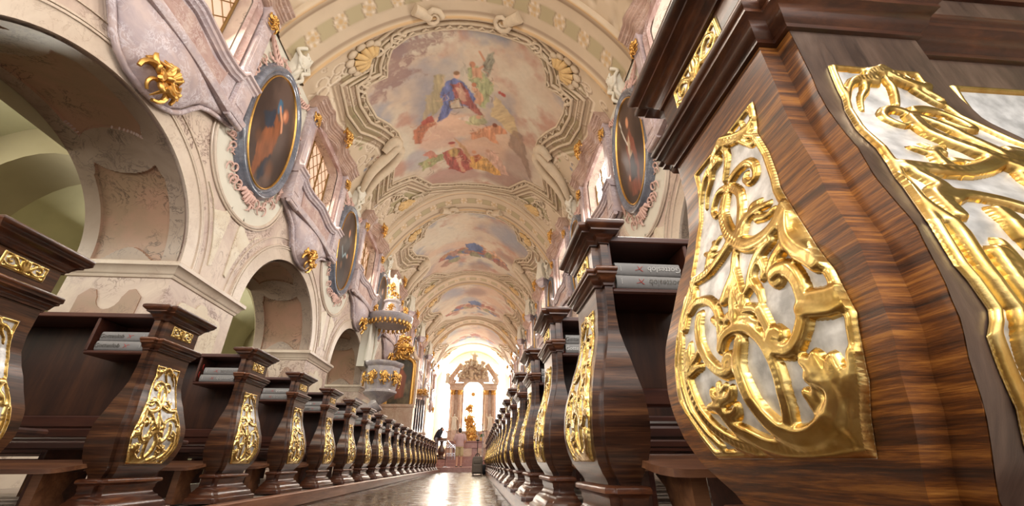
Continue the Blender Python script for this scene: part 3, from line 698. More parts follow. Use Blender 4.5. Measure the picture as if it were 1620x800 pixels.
    if b == 1:
        r3 = np.random.RandomState(12)   # highlights and drapery strokes over the figures
        for t in range(90):
            x, y = [(-1.2, 10.0), (-.1, 9.4), (-.3, 11.6), (-1.2, 13.4), (.1, 13.6), (-2.2, 11.4), (-2.2, 13.1)][t % 7]; x += r3.randn()*.3; y += r3.randn()*.32; a_ = r3.rand()*3.1; L = .08+.16*r3.rand()
            c_ = o_c = [lin(.86, .74, .60), lin(.45, .28, .22), lin(.84, .66, .50), lin(.40, .36, .30), lin(.72, .44, .32)][t % 5]
            o.line([(x, y), (x+L*math.cos(a_), y+L*math.sin(a_)), (x+L*1.5*math.cos(a_+.5), y+L*1.5*math.sin(a_+.5))], .024, c_, .45)
    P.c[m] = (o.c*.92+.08*np.mean(o.c, 1, keepdims=True))*(.83+.14*fbm(Xs*9, Ys*9, 3)[:, None])
    return P.c
for b in range(len(ribs)):
    ya, yb = ribs[b][0], (ribs[b+1][0] if b+1 < len(ribs) else 47.2)
    nu, nv = (380, 400) if b == 1 else ((260, 220) if b == 2 else ((160, 130) if b else (60, 60)))
    uu = np.linspace(-1, 1, nu); ang = np.sin(uu*math.pi/2)*.35+uu*.65
    xs = XC+HW*np.clip(ang, -1, 1); ys = np.linspace(ya, yb, nv)
    zz = 8.6+3.15*(1-np.abs(np.clip((xs-XC)/HW, -1, 1))**2.1)**.85
    Xg, Yg = np.meshgrid(xs, ys, indexing='ij'); Zg = np.repeat(zz[:, None], nv, 1)
    col = paint_vault(Xg.ravel(), Yg.ravel(), b)
    o = painted_mesh('ceiling', np.stack([Xg, Yg, Zg], -1).reshape(-1, 3), nu, nv, col); struct(o)
# transverse ribs with rolls along their edges and painted panels
for b, (yr, wr) in enumerate(ribs):
    prof = [(-.5, -.05), (-.5, .10), (-.48, .13), (-.455, .14), (-.43, .125), (-.415, .09), (-.36, .085), (-.34, .06)]+[(-.32+.64*i/22, .06) for i in range(23)]+[(.34, .06), (.36, .085), (.415, .09), (.43, .125), (.455, .14), (.48, .13), (.5, .10), (.5, -.05)]
    nu = 300 if b in (1, 2) else 120; nv = len(prof); pts = np.zeros((nu, nv, 3)); prm = np.zeros((nu, nv, 2))
    for i in range(nu):
        u = -1+2*i/(nu-1); x = XC+HW*(math.sin(u*math.pi/2)*.35+u*.65); z = vz(x)
        e = .01; x2 = min(x+e, XC+HW); x1 = max(x-e, XC-HW); t = Vector((x2-x1, vz(x2)-vz(x1))); t.normalize(); nx, nz = t.y, -t.x
        for j, (q, h) in enumerate(prof): pts[i, j] = (x+nx*h, yr+q*wr, z+nz*h); prm[i, j] = (u*5.2, q*wr)
    P = Paint(prm[:, :, 0].ravel(), prm[:, :, 1].ravel(), CR)
    P.c *= 1+(fbm(P.X*2, P.Y*2)[:, None]-.5)*.2
    for t in range(-6, 7):
        a = t*.82
        q = [(a-.26, -.17), (a-.2, -.2), (a+.2, -.2), (a+.26, -.17), (a+.2, 0), (a+.26, .17), (a+.2, .2), (a-.2, .2), (a-.26, .17), (a-.2, 0)]; P.poly(q, OL*1.1, .03, .8); P.line(q+[q[0]], .02, BR, .5)
        for j in range(9): P.blob(a+.41+.13*math.cos(j*.7+t), .16*math.sin(j*.7+t), .05, .045, WH if j % 2 else lin(.74, .60, .38), .8, .5)
        P.blob(a+.41, 0, .09, .08, lin(.72, .58, .36), .8, .5)
    for v_ in (-.35, .35): P.line([(-5.3, v_*wr), (5.3, v_*wr)], .03, BR, .6)
    for v_ in (-.44, .44): P.line([(-5.3, v_*wr), (5.3, v_*wr)], .04, lin(.74, .58, .36), .7)
    o = painted_mesh('trim_rib', pts.reshape(-1, 3), nu, nv, P.c); struct(o)
# relief frame of the painted fields: three mouldings following the outline on the vault
def on_vault(x, y, h):
    x = min(max(x, XC-HW+.001), XC+HW-.001); z = vz(x); e = .01; t = Vector((2*e, vz(x+e)-vz(x-e))); t.normalize()
    return (x+t.y*h, y, z-t.x*h)
def dense(poly, step=.12):
    out = []
    for i in range(len(poly)):
        a, b = Vector(poly[i]), Vector(poly[(i+1) % len(poly)]); n = max(1, int((b-a).length/step))
        out += [tuple(a+(b-a)*j/n) for j in range(n)]
    return out
for b in range(1, 5):
    fr = frame_of(b); sg = 1 if sgn_area(fr) > 0 else -1; mb = MB()
    for d, r in ((.0, .045), (.17, .06), (.31, .035), (.46, .05)):
        q = dense(offs(fr, d*sg), .12 if b < 3 else .3); mb.tube([on_vault(x, y, .01) for x, y in q], r, 7, closed=True)
    if b < 3:     # shell-like leaves riding on the inner moulding
        q = dense(offs(fr, .05*sg), .16)
        for i, (x, y) in enumerate(q):
            a = q[(i+1) % len(q)]; dx, dy = a[0]-x, a[1]-y; L = math.hypot(dx, dy)+1e-6
            if i % 2 == 0: mb.tube([on_vault(x, y, .05), on_vault(x+dx*.6+dy/L*.07, y+dy*.6-dx/L*.07, .07), on_vault(x+dx*1.1, y+dy*1.1, .04)], [.03, .035, .01], 5)
    struct(mb.build('trim_fresco_frame', 'stucco', angle=60))
OUT=[[0.084,0.8],[-0.09,0.797],[-0.082,0.743],[-0.111,0.626],[-0.147,0.545],[-0.172,0.486],[-0.18,0.441],[-0.167,0.389],[-0.133,0.332],[0.111,0.334],[0.138,0.375],[0.162,0.411],[0.162,0.466],[0.15,0.509],[0.126,0.558],[0.11,0.598],[0.102,0.671],[0.085,0.734]]
REL=[[[[-0.032,0.599],[-0.034,0.624],[-0.033,0.653],[-0.028,0.678],[-0.005,0.704],[0.02,0.715],[0.038,0.706],[0.046,0.693],[0.037,0.679],[0.028,0.678]],0.009,0.005,"s"],[[[0.006,0.694],[0.013,0.663],[-0.006,0.622],[-0.036,0.589],[-0.062,0.573],[-0.091,0.569],[-0.111,0.574],[-0.124,0.587]],0.01,0.012,"s"],[[[-0.009,0.789],[-0.012,0.757],[0.004,0.725]],0.008,0.005,"s"],[[[-0.01,0.792],[-0.042,0.771],[-0.067,0.763],[-0.083,0.766]],0.011,0.007,"s"],[[[-0.042,0.771],[-0.059,0.771],[-0.059,0.783]],0.006,0.004,"s"],[[[-0.066,0.756],[-0.083,0.74],[-0.092,0.738]],0.007,0.005,"s"],[[[-0.05,0.758],[-0.069,0.733],[-0.079,0.731]],0.006,0.004,"s"],[[[-0.009,0.789],[0.018,0.782],[0.04,0.753]],0.011,0.006,"s"],[[[0.013,0.771],[0.044,0.77],[0.064,0.758],[0.08,0.729]],0.01,0.004,"s"],[[[0.038,0.752],[0.057,0.733],[0.065,0.712]],0.006,0.003,"s"],[[[-0.014,0.714],[-0.032,0.717],[-0.053,0.713],[-0.065,0.697],[-0.067,0.678],[-0.054,0.677],[-0.042,0.691],[-0.046,0.698]],0.008,0.005,"s"],[[[-0.038,0.603],[-0.049,0.619],[-0.071,0.62],[-0.093,0.613]],0.01,0.005,"s"],[[[-0.055,0.619],[-0.059,0.633],[-0.074,0.63]],0.007,0.005,"s"],[[[-0.071,0.606],[-0.091,0.597],[-0.101,0.6]],0.007,0.004,"s"],[[[-0.046,0.614],[-0.042,0.629]],0.005,0.003,"s"],[[[0.098,0.59],[0.05,0.584],[0.017,0.591],[-0.008,0.602]],0.009,0.01,"s"],[[[0.051,0.592],[0.047,0.617],[0.023,0.631]],0.008,0.004,"s"],[[[0.045,0.611],[0.066,0.625]],0.005,0.004,"s"],[[[0.035,0.617],[0.044,0.635]],0.005,0.003,"s"],[[[0.034,0.605],[0.012,0.604]],0.005,0.003,"s"],[[[-0.025,0.591],[-0.021,0.572],[-0.02,0.553],[-0.007,0.536],[0.002,0.522]],0.006,0.009,"s"],[[[-0.02,0.563],[-0.03,0.531],[-0.039,0.504]],0.006,0.009,"s"],[[[-0.02,0.544],[-0.019,0.518],[-0.019,0.492]],0.007,0.01,"s"],[[[-0.095,0.56],[-0.073,0.55],[-0.06,0.535],[-0.054,0.521]],0.01,0.007,"s"],[[[-0.073,0.55],[-0.082,0.529],[-0.079,0.518]],0.007,0.005,"s"],[[[-0.004,0.524],[0.015,0.524]],0.007,0.005,"s"],[[[-0.053,0.517],[-0.042,0.509]],0.007,0.005,"s"],[[[-0.059,0.523],[-0.069,0.506],[-0.071,0.492]],0.007,0.004,"s"],[[[-0.008,0.496],[-0.029,0.496],[-0.052,0.491],[-0.069,0.482]],0.008,0.006,"s"],[[[-0.025,0.486],[-0.045,0.48],[-0.06,0.47]],0.007,0.004,"s"],[[[-0.001,0.498],[0.007,0.484]],0.006,0.004,"s"],[[[-0.127,0.583],[-0.124,0.566],[-0.126,0.546],[-0.138,0.526],[-0.151,0.512],[-0.161,0.5]],0.011,0.012,"s"],[[[-0.126,0.544],[-0.113,0.537],[-0.102,0.53],[-0.096,0.52]],0.01,0.009,"s"],[[[-0.101,0.514],[-0.112,0.515],[-0.124,0.507],[-0.133,0.487],[-0.132,0.463],[-0.117,0.44],[-0.099,0.43],[-0.081,0.436],[-0.076,0.446],[-0.085,0.452],[-0.092,0.447]],0.01,0.009,"s"],[[[-0.101,0.514],[-0.095,0.509],[-0.102,0.501],[-0.109,0.503]],0.007,0.005,"s"],[[[0.097,0.54],[0.078,0.547],[0.046,0.538],[0.025,0.52],[0.017,0.503]],0.008,0.007,"s"],[[[0.033,0.505],[0.021,0.495],[0.011,0.498]],0.006,0.006,"s"],[[[0.068,0.522],[0.073,0.499],[0.067,0.473],[0.05,0.448],[0.023,0.431],[0.003,0.432],[-0.004,0.44],[0.005,0.447],[0.014,0.442]],0.009,0.009,"s"],[[[0.098,0.59],[0.089,0.56],[0.106,0.545],[0.116,0.517]],0.008,0.008,"s"],[[[0.02,0.461],[0.007,0.474],[-0.018,0.477],[-0.045,0.468],[-0.066,0.443],[-0.073,0.414],[-0.069,0.382],[-0.06,0.361]],0.009,0.009,"s"],[[[-0.022,0.459],[-0.012,0.435],[-0.014,0.407],[-0.025,0.38],[-0.043,0.36],[-0.065,0.35],[-0.092,0.351],[-0.117,0.361]],0.01,0.014,"s"],[[[0.02,0.461],[0.018,0.479],[0.018,0.494]],0.008,0.006,"s"],[[[-0.067,0.484],[-0.073,0.468],[-0.078,0.451]],0.008,0.008,"s"],[[[-0.117,0.361],[-0.131,0.374],[-0.134,0.387],[-0.124,0.397],[-0.112,0.401]],0.013,0.008,"s"],[[[-0.124,0.397],[-0.119,0.409],[-0.111,0.416]],0.01,0.007,"s"],[[[-0.131,0.393],[-0.129,0.407],[-0.127,0.416]],0.01,0.008,"s"],[[[-0.134,0.387],[-0.143,0.402],[-0.144,0.411]],0.01,0.007,"s"],[[[-0.131,0.374],[-0.15,0.387],[-0.153,0.397]],0.01,0.007,"s"],[[[-0.13,0.367],[-0.147,0.372],[-0.152,0.383]],0.009,0.006,"s"],[[[-0.117,0.361],[-0.108,0.372],[-0.104,0.382],[-0.1,0.388]],0.01,0.006,"s"],[[[-0.108,0.372],[-0.113,0.382],[-0.113,0.389]],0.008,0.006,"s"],[[[-0.123,0.345],[-0.118,0.355],[-0.117,0.361]],0.012,0.012,"s"],[[[0.01,0.357],[0.036,0.369],[0.048,0.387],[0.045,0.405],[0.044,0.42]],0.01,0.005,"s"],[[[0.048,0.387],[0.063,0.394],[0.078,0.395]],0.009,0.006,"s"],[[[0.045,0.397],[0.06,0.407],[0.062,0.415]],0.008,0.005,"s"],[[[0.045,0.399],[0.024,0.402],[0.016,0.41]],0.008,0.006,"s"],[[[0.045,0.38],[0.024,0.382],[0.016,0.389]],0.009,0.006,"s"],[[[0.043,0.409],[0.028,0.416]],0.006,0.004,"s"],[[[0.01,0.357],[-0.014,0.346],[-0.049,0.341],[-0.092,0.342],[-0.123,0.345]],0.01,0.012,"s"],[[[0.113,0.476],[0.118,0.44],[0.106,0.403],[0.082,0.372],[0.047,0.352],[0.012,0.342]],0.009,0.009,"s"],[[[0.131,0.496],[0.14,0.453],[0.134,0.411],[0.111,0.374],[0.086,0.349]],0.007,0.007,"s"],[[[0.109,0.457],[0.105,0.474],[0.102,0.488]],0.009,0.005,"s"],[[[0.103,0.46],[0.083,0.467],[0.073,0.476]],0.008,0.005,"s"],[[[0.108,0.447],[0.088,0.45],[0.077,0.45]],0.008,0.005,"s"],[[[-0.134,0.47],[-0.15,0.467],[-0.166,0.464],[-0.177,0.465]],0.01,0.008,"s"],[[[-0.13,0.463],[-0.147,0.457],[-0.16,0.453],[-0.174,0.453]],0.011,0.008,"s"],[[[-0.137,0.465],[-0.152,0.46],[-0.167,0.457]],0.008,0.009,"s"],[[[-0.167,0.41],[-0.159,0.386],[-0.147,0.362],[-0.134,0.344]],0.008,0.01,"s"],[[[0.125,0.591],[0.122,0.562],[0.132,0.532],[0.131,0.501]],0.005,0.007,"s"],[[[-0.043,0.473],[-0.031,0.465]],0.005,0.004,"s"],[[[-0.117,0.35],[-0.135,0.358],[-0.148,0.367]],0.01,0.006,"s"]]
# ------------------------------------------------------------------ pews
GZ = np.array([(.25, .018), (.27, .018), (.290, .027), (.305, .039), (.329, .054), (.362, .064), (.394, .069), (.432, .0695), (.483, .065), (.515, .060), (.563, .047), (.611, .033), (.650, .020), (.699, .0075), (.738, .004), (.769, 0), (1.1, 0)])
def gz(z): return float(np.interp(z, GZ[:, 0], GZ[:, 1]))
GY = np.array([(.25, 0), (.285, .002), (.303, .012), (.332, .036), (.362, .053), (.386, .060), (.418, .070), (.45, .072), (.503, .069), (.57, .045), (.614, .034), (.65, .020), (.70, .005), (.74, .001), (.77, 0), (1.1, 0)])
def gy(z): return float(np.interp(z, GY[:, 0], GY[:, 1]))
PW, PN = .1325, .026
def pier_plan(T, k=.45, w=PW, n=PN):
    # notched plan of a pew end, x into the row from the aisle face, y along the nave
    return [(0, -w, -1, -1), (n, -w, -1, -1), (n, -w-n, -1, -1), (T, -w-n, k, -1), (T, w+n, k, 1), (n, w+n, -1, 1), (n, w, -1, 1), (0, w, -1, 1)]
BODY_Z = [(gz(z), z, gy(z)) for z in [.262]+[.28+.012*i for i in range(42)]+[.80, .864]]
NECK = [(0, .858), (.006, .860), (.006, .868), (.014, .874), (.016, .880), (.020, .890), (.028, .895), (.028, .902), (.033, .906), (.034, .914), (.030, .920), (.012, .923), (.0, .926)]
CAP = [(0, 1.018), (.006, 1.020), (.007, 1.028), (.013, 1.032), (.016, 1.040), (.026, 1.052), (.038, 1.058), (.038, 1.064), (.046, 1.070), (.054, 1.078), (.054, 1.090), (.048, 1.096), (-.02, 1.098)]
BLOCK = [(0, .92), (0, 1.022)]
PLINTH = [(.02, .276), (.040, .274), (.046, .268), (.046, .258), (.034, .252), (.030, .244), (.030, .232), (.026, .226), (.028, .212), (.036, .202), (.046, .197), (.048, .190), (.060, .182), (.072, .168), (.080, .152), (.092, .146), (.096, .138), (.096, HK)]
def in_poly_sd(U, Z, poly): return polysd(U.ravel(), Z.ravel(), poly).reshape(U.shape)
def hfield(outline, strokes, res, rim=.011, rimh=.005):
    a = np.array(outline); u0, z0 = a.min(0)-res; u1, z1 = a.max(0)+res
    nu, nz = int((u1-u0)/res)+1, int((z1-z0)/res)+1
    U, Z = np.meshgrid(u0+np.arange(nu)*res, z0+np.arange(nz)*res, indexing='ij')
    sd = in_poly_sd(U, Z, outline); H = np.zeros(U.shape)
    t = np.clip(np.abs(sd+rim*.5)/(rim*.5), 0, 1.2); H = np.maximum(H, np.where(t < 1, rimh*np.sqrt(np.clip(1-t*t, 0, 1)), 0))
    for pts, r0, r1, kind in strokes:
        pa = smoothpath([(p[0], p[1], 0) for p in pts], 5); n = len(pa)
        for i in range(n-1):
            f = i/(n-1); r = (r0+(r1-r0)*f)*1.06
            x1, y1, x2, y2 = pa[i].x, pa[i].y, pa[i+1].x, pa[i+1].y
            i0 = max(0, int((min(x1, x2)-r-u0)/res)); i1 = min(nu, int((max(x1, x2)+r-u0)/res)+2); j0 = max(0, int((min(y1, y2)-r-z0)/res)); j1 = min(nz, int((max(y1, y2)+r-z0)/res)+2)
            if i0 >= i1 or j0 >= j1: continue
            X, Y = U[i0:i1, j0:j1], Z[i0:i1, j0:j1]; ex, ey = x2-x1, y2-y1
            tt = np.clip(((X-x1)*ex+(Y-y1)*ey)/(ex*ex+ey*ey+1e-12), 0, 1); d = np.sqrt((X-x1-tt*ex)**2+(Y-y1-tt*ey)**2)/r
            dome = np.sqrt(np.clip(1-d*d, 0, 1)); groove = (.42*np.exp(-(d/.30)**2) if r > .0075 else .15*np.exp(-(d/.25)**2))
            h = r*.85*dome*(1-groove)+(d < 1)*.0012
            H[i0:i1, j0:j1] = np.maximum(H[i0:i1, j0:j1], h)
    for _ in range(5 if res < .002 else 2):
        Hp = np.pad(H, 1, mode='edge'); B = (Hp[:-2, 1:-1]+Hp[2:, 1:-1]+Hp[1:-1, :-2]+Hp[1:-1, 2:])*.15+H*.4; H = np.where(H > 0, B, 0)
    H[sd > 0] = 0
    gu, gv = np.gradient(sd, res); nrm = np.sqrt(gu*gu+gv*gv)+1e-9; k = np.where(sd > 0, np.minimum(sd, res*2.5), 0); H[sd > -.25*res] = 0
    U = U-gu/nrm*k; Z = Z-gv/nrm*k
    return U, Z, H, sd
def relief(outline, strokes, res, pos):
    # returns gilded carving and silvered ground as two builders; pos(u, z, h) places a point of the panel
    U, Z, H, sd = hfield(outline, strokes, res); nu, nz = U.shape
    ins = sd <= res*.3
    cell = ins[:-1, :-1] | ins[1:, :-1] | ins[1:, 1:] | ins[:-1, 1:]; mx = np.maximum(np.maximum(H[:-1, :-1], H[1:, :-1]), np.maximum(H[1:, 1:], H[:-1, 1:]))
    out = []
    for m, g_ in (((mx > .0009) & cell, True), (cell, False)):
        idx = np.full(U.shape, -1); used = np.zeros(U.shape, bool)
        for a, b in ((0, 0), (1, 0), (1, 1), (0, 1)): used[a:nu-1+a, b:nz-1+b] |= m
        idx[used] = np.arange(used.sum()); vs = [pos(u, z, (h if g_ else 0)-(.0006 if g_ and h < .0009 else 0)) for u, z, h in zip(U[used], Z[used], H[used])]
        I, J = np.where(m); fs = np.stack([idx[I, J], idx[I+1, J], idx[I+1, J+1], idx[I, J+1]], -1)
        mb = MB(); mb.v = vs; mb.f = [tuple(f) for f in fs.tolist()]; mb.m = [0]*len(mb.f); out.append(mb)
    return out
SMALL_OUT = [(-.083, .952), (.083, .952), (.083, 1.010), (-.083, 1.010)]
def _sm(pts, a, b): return [(pts, a, b, 's'), ([(-x, z) for x, z in pts], a, b, 's')]
SMALL = _sm([(0, .965), (.02, .975), (.035, .992), (.05, .998), (.062, .988), (.055, .977), (.047, .982)], .007, .004)+_sm([(0, .968), (.012, .985), (.008, 1.0), (.002, .99)], .007, .005)+_sm([(.02, .972), (.04, .965), (.06, .966), (.072, .974)], .006, .004)+_sm([(.03, .99), (.045, 1.002)], .004, .003)+[([(0, .960), (0, 1.0)], .008, .006, 's')]
def faceA(u, z, h): return (-gz(z)-.0012-h, u, z)
def bevel_shift(mb): return mb
MIRR = [([(-p[0], p[1]) for p in s_[0]], s_[1], s_[2], 's') for s_ in REL]
RELF = [tuple(s_) for s_ in REL]
OUTF = [tuple(p) for p in OUT]
def pier_meshes(T, res, key, side):
    mir = side < 0; out = {}
    plan = pier_plan(T, 1 if T > .1 else .45)
    mb = MB(); plan_loft(mb, plan, BODY_Z); out['body'] = mb.mesh('pier_body_'+key, 'veneer' if res < .002 else 'dark_veneer', 30, mir)
    mb = MB(); plan_loft(mb, plan, BLOCK); out['block'] = mb.mesh('upper_block_'+key, 'dark_veneer', 30, mir)
    mb = MB(); plan_loft(mb, plan, NECK); out['neck_moulding'] = mb.mesh('neck_moulding_'+key, 'moulding_wood', 50, mir)
    mb = MB(); plan_loft(mb, pier_plan(T, 1), CAP); out['cap'] = mb.mesh('cap_'+key, 'moulding_wood', 50, mir)
    mb = MB(); plan_loft(mb, plan, PLINTH); out['plinth'] = mb.mesh('plinth_'+key, 'moulding_wood', 50, mir)
    g_, s_ = relief(OUTF, RELF, res, faceA)
    out['gilded_carving'] = g_.mesh('gilded_carving_'+key, 'gold', 60, mir); out['panel_ground'] = s_.mesh('panel_ground_'+key, 'silver_leaf', 60, mir)
    g_, s_ = relief(SMALL_OUT, SMALL, min(res, .002), lambda u, z, h: (-.0012-h*.8, u, z))
    out['small_carving'] = g_.mesh('small_carving_'+key, 'gold', 60, mir); out['small_ground'] = s_.mesh('small_ground_'+key, 'silver_leaf', 60, mir)
    return out
ROWL = 2.45
def bench_meshes(side):
    mir = side < 0; out = {}; T = .052
    mb = MB().cbox(T-.01, ROWL, -PW-PN, .13, 1.030, 1.055, .004); out['book_ledge'] = mb.mesh('book_ledge', 'bench_wood', 30, mir)
    mb = MB()
    mb.cbox(T-.0, T+.014, -.150, .05, .855, 1.03, .003); mb.cbox(.335, .350, -.150, .05, .855, 1.03, .003)
    mb.cbox(T-.0, .350, -.150, .05, .838, .857, .006); mb.box(T, .34, .035, .05, .855, 1.03)
    out['book_box'] = mb.mesh('book_box', 'bench_wood', 30, mir)
    mb = MB(); mb.cbox(T, ROWL, .052, .072, .56, 1.03, .003); out['back_board'] = mb.mesh('back_board', 'board_wood', 30, mir)
    mb = MB(); mb.cbox(T, ROWL, .03, .075, .50, .56, .008); mb.cbox(T, ROWL, .05, .09, .40, .44, .008); mb.cbox(T, ROWL, .11, .15, .33, .36, .006); out['back_rail'] = mb.mesh('back_rail', 'bench_wood', 30, mir)
    mb = MB(); mb.cbox(T, ROWL, .10, .46, .435, .46, .008); out['seat'] = mb.mesh('seat', 'bench_wood', 30, mir)
    for i, x in enumerate((.55, 1.25, 1.95)): out['seat_support_%d' % i] = MB().cbox(x, x+.03, .14, .42, HK, .435, .004).mesh('seat_support', 'bench_wood', 30, mir)
    # kneeling board: slopes up to the front, its aisle end rounded off
    pl = [(ROWL, -.335), (.115, -.335), (.085, -.325), (.065, -.295), (.060, -.26), (.060, -.07), (ROWL, -.07)]
    zt = lambda y, o: .316+(y+.335)*.14+o
    mb = MB(); mb.loft([[(x, y, zt(y, -.018)) for x, y in pl], [(x-.0*0, y, zt(y, 0)) for x, y in pl]]); out['kneeler'] = mb.mesh('kneeler', 'kneeler_wood', 30, mir)
    for i, x in enumerate((.14, .95, 1.8)):
        mb = MB(); mb.loft([[(x, -.29, z), (x+.04, -.29, z), (x+.04, -.29+w, z), (x, -.29+w, z)] for z, w in ((HK, .19), (.16, .18), (.22, .13), (.27, .16), (.302, .22))]); out['kneeler_leg_%d' % i] = mb.mesh('kneeler_leg', 'kneeler_wood', 30, mir)
    mb = MB(); mb.tube([(.395, -.005, .955), (.395, -.045, .950), (.395, -.06, .965)], .006, 6); mb.ell((.395, -.065, .972), (.014, .012, .012), 10, 6); mb.ell((.395, .0, .955), (.016, .05, .016), 10, 6); out['coat_hook'] = mb.mesh('coat_hook', 'iron', 40, mir)
    return out
def lbl_pew(side, k, n):
    if side < 0: return 'walnut pew with gilded end panel, '+ORD[k]+' nearest in the left-hand block'
    if k == 0: return 'rearmost right-hand pew with big gilded corner pier, filling the right edge'
    return 'walnut pew with gilded end panel, '+ORD[k]+' nearest in the right-hand block'
near = {s: pier_meshes(.052, .0033, 'row', s) for s in (-1, 1)}
bench = {s: bench_meshes(s) for s in (-1, 1)}
def pew(side, k, x, y):
    t = thing('pew', lbl_pew(side, k, 0), 'pew', (x, y, 0), 0, 'pews left of the aisle' if side < 0 else 'pews right of the aisle')
    pm, bmh = near[side], bench[side]
    e = link('end_pier', pm['body'], t); tag(e, 'pear-shaped dark veneered pew end')
    for nm, key in (('gilded_carving', 'gilded_carving'), ('panel_ground', 'panel_ground'), ('upper_block', 'block'), ('neck_moulding', 'neck_moulding'), ('cap', 'cap')): link(nm, pm[key], e)
    link('gilded_carving', pm['small_carving'], e); link('panel_ground', pm['small_ground'], e)
    link('plinth', pm['plinth'], t)
    for nm in ('book_ledge', 'book_box', 'back_board', 'back_rail', 'seat', 'kneeler', 'coat_hook'):
        link(nm, bmh[nm], t)
    for i in range(3): link('seat_support', bmh['seat_support_%d' % i], t); link('kneeler_leg', bmh['kneeler_leg_%d' % i], t)
    return t
YL = [1.485+.907*k for k in range(20)]
YR = [.4818+.906*k for k in range(21)]
for k, y in enumerate(YL): pew(-1, k, XL, y)
for k, y in enumerate(YR):
    if k: pew(1, k, XR, y)
# the rearmost right-hand pew: its back is a gilded parapet turned to the camera
TC = .215
cm = pier_meshes(TC, .0014, 'corner', 1)
t = thing('pew', lbl_pew(1, 0, 0), 'pew', (XR, YR[0], 0), 0, 'pews right of the aisle')
e = link('end_pier', cm['body'], t); tag(e, 'broad corner pier with orange-brown striped veneer')
for nm, key in (('upper_block', 'block'), ('neck_moulding', 'neck_moulding'), ('cap', 'cap')): link(nm, cm[key], e)
q = link('gilded_carving', cm['gilded_carving'], e); q['label'] = 'big gilded scroll carving facing the aisle'
link('panel_ground', cm['panel_ground'], e); link('gilded_carving', cm['small_carving'], e); link('panel_ground', cm['small_ground'], e)
link('plinth', cm['plinth'], t)
# carving on the camera-side face of the corner pier
XB = (PN+TC)/2; WB = .70
yB = -PW-PN
KX = np.array([(.30, 1.08), (.34, 1.05), (.43, .82), (.51, .93), (.60, .97), (.70, .84), (.80, .70)])
XB = .1135
g_, s_ = relief(OUTF, RELF, .0014, lambda u, z, h: (XB-u*float(np.interp(z, KX[:, 0], KX[:, 1])), yB-gy(z-.024*(z-.3))-.0022-h, z-.024*(z-.3)))
q = g_.build('gilded_carving', 'gold', e, 60); q['label'] = 'gilded scroll carving turned to the camera'; s_.build('panel_ground', 'silver_leaf', e, 60)
# sheet round that carving; the sheen of its veneer painted in as grey-brown
mb = MB(); nz_ = 46; vs = []; fs = []
zz_ = [.266+(.86-.266)*i/nz_ for i in range(nz_+1)]
for z in zz_: vs += [(PN-gz(z)+.0005, yB-gy(z)-.0008, z), (TC+gz(z)-.0005, yB-gy(z)-.0008, z)]
for i in range(nz_): fs.append((2*i, 2*i+1, 2*i+3, 2*i+2))
mb.add(vs, fs); mb.build('face_veneer', 'sheen_grey_veneer', e, 60, fixn=False)
# parapet bays to the right of the pier
x0, x1 = TC-.01, 3.0
prz = [(gy(z)*.95, z) for z in [.262]+[.28+.03*i for i in range(18)]+[.864]]
def para(prof, yb, nm, mat, ang=40):
    mb = MB(); pr = [(0.0, -.12+0*o, z) for o, z in prof]
    ring0 = [(x0, yb-o, z) for o, z in prof]+[(x0, .12, prof[-1][1]), (x0, .12, prof[0][1])]
    mb.loft([ring0, [(x1, p[1], p[2]) for p in ring0]]); return mb.build(nm, mat, t, ang)
para(prz, yB+.026, 'parapet', 'sheen_grey_veneer'); para(NECK, yB+.026, 'neck_moulding', 'moulding_wood', 50); para(BLOCK, yB+.026, 'frieze', 'sheen_grey_veneer'); para(CAP, yB+.026, 'cap', 'moulding_wood', 50); para(PLINTH, yB+.026, 'plinth', 'moulding_wood', 50)
ow = [(-.25, .335), (.30, .335), (.30, .80), (-.26, .80), (-.265, .72), (-.25, .62), (-.22, .50), (-.22, .42)]
sw = []
for s_ in RELF: sw.append(([(-p[0]*1.5+.03, p[1]) for p in s_[0]], s_[1]*1.2, s_[2]*1.2, 's'))
for i in range(3):
    g_, gr = relief(ow, sw, .002 if i == 0 else .004, lambda u, z, h, i=i: (TC+.305+i*.80+u, yB+.026-gy(z)*.95-.0012-h, z))
    q = g_.build('gilded_carving', 'gold', t, 60); q['label'] = 'gilded scrollwork on a wide parapet bay'; gr.build('panel_ground', 'silver_leaf', t, 60)
link('seat', bench[1]['seat'], t)
for i in range(3): link('seat_support', bench[1]['seat_support_%d' % i], t)
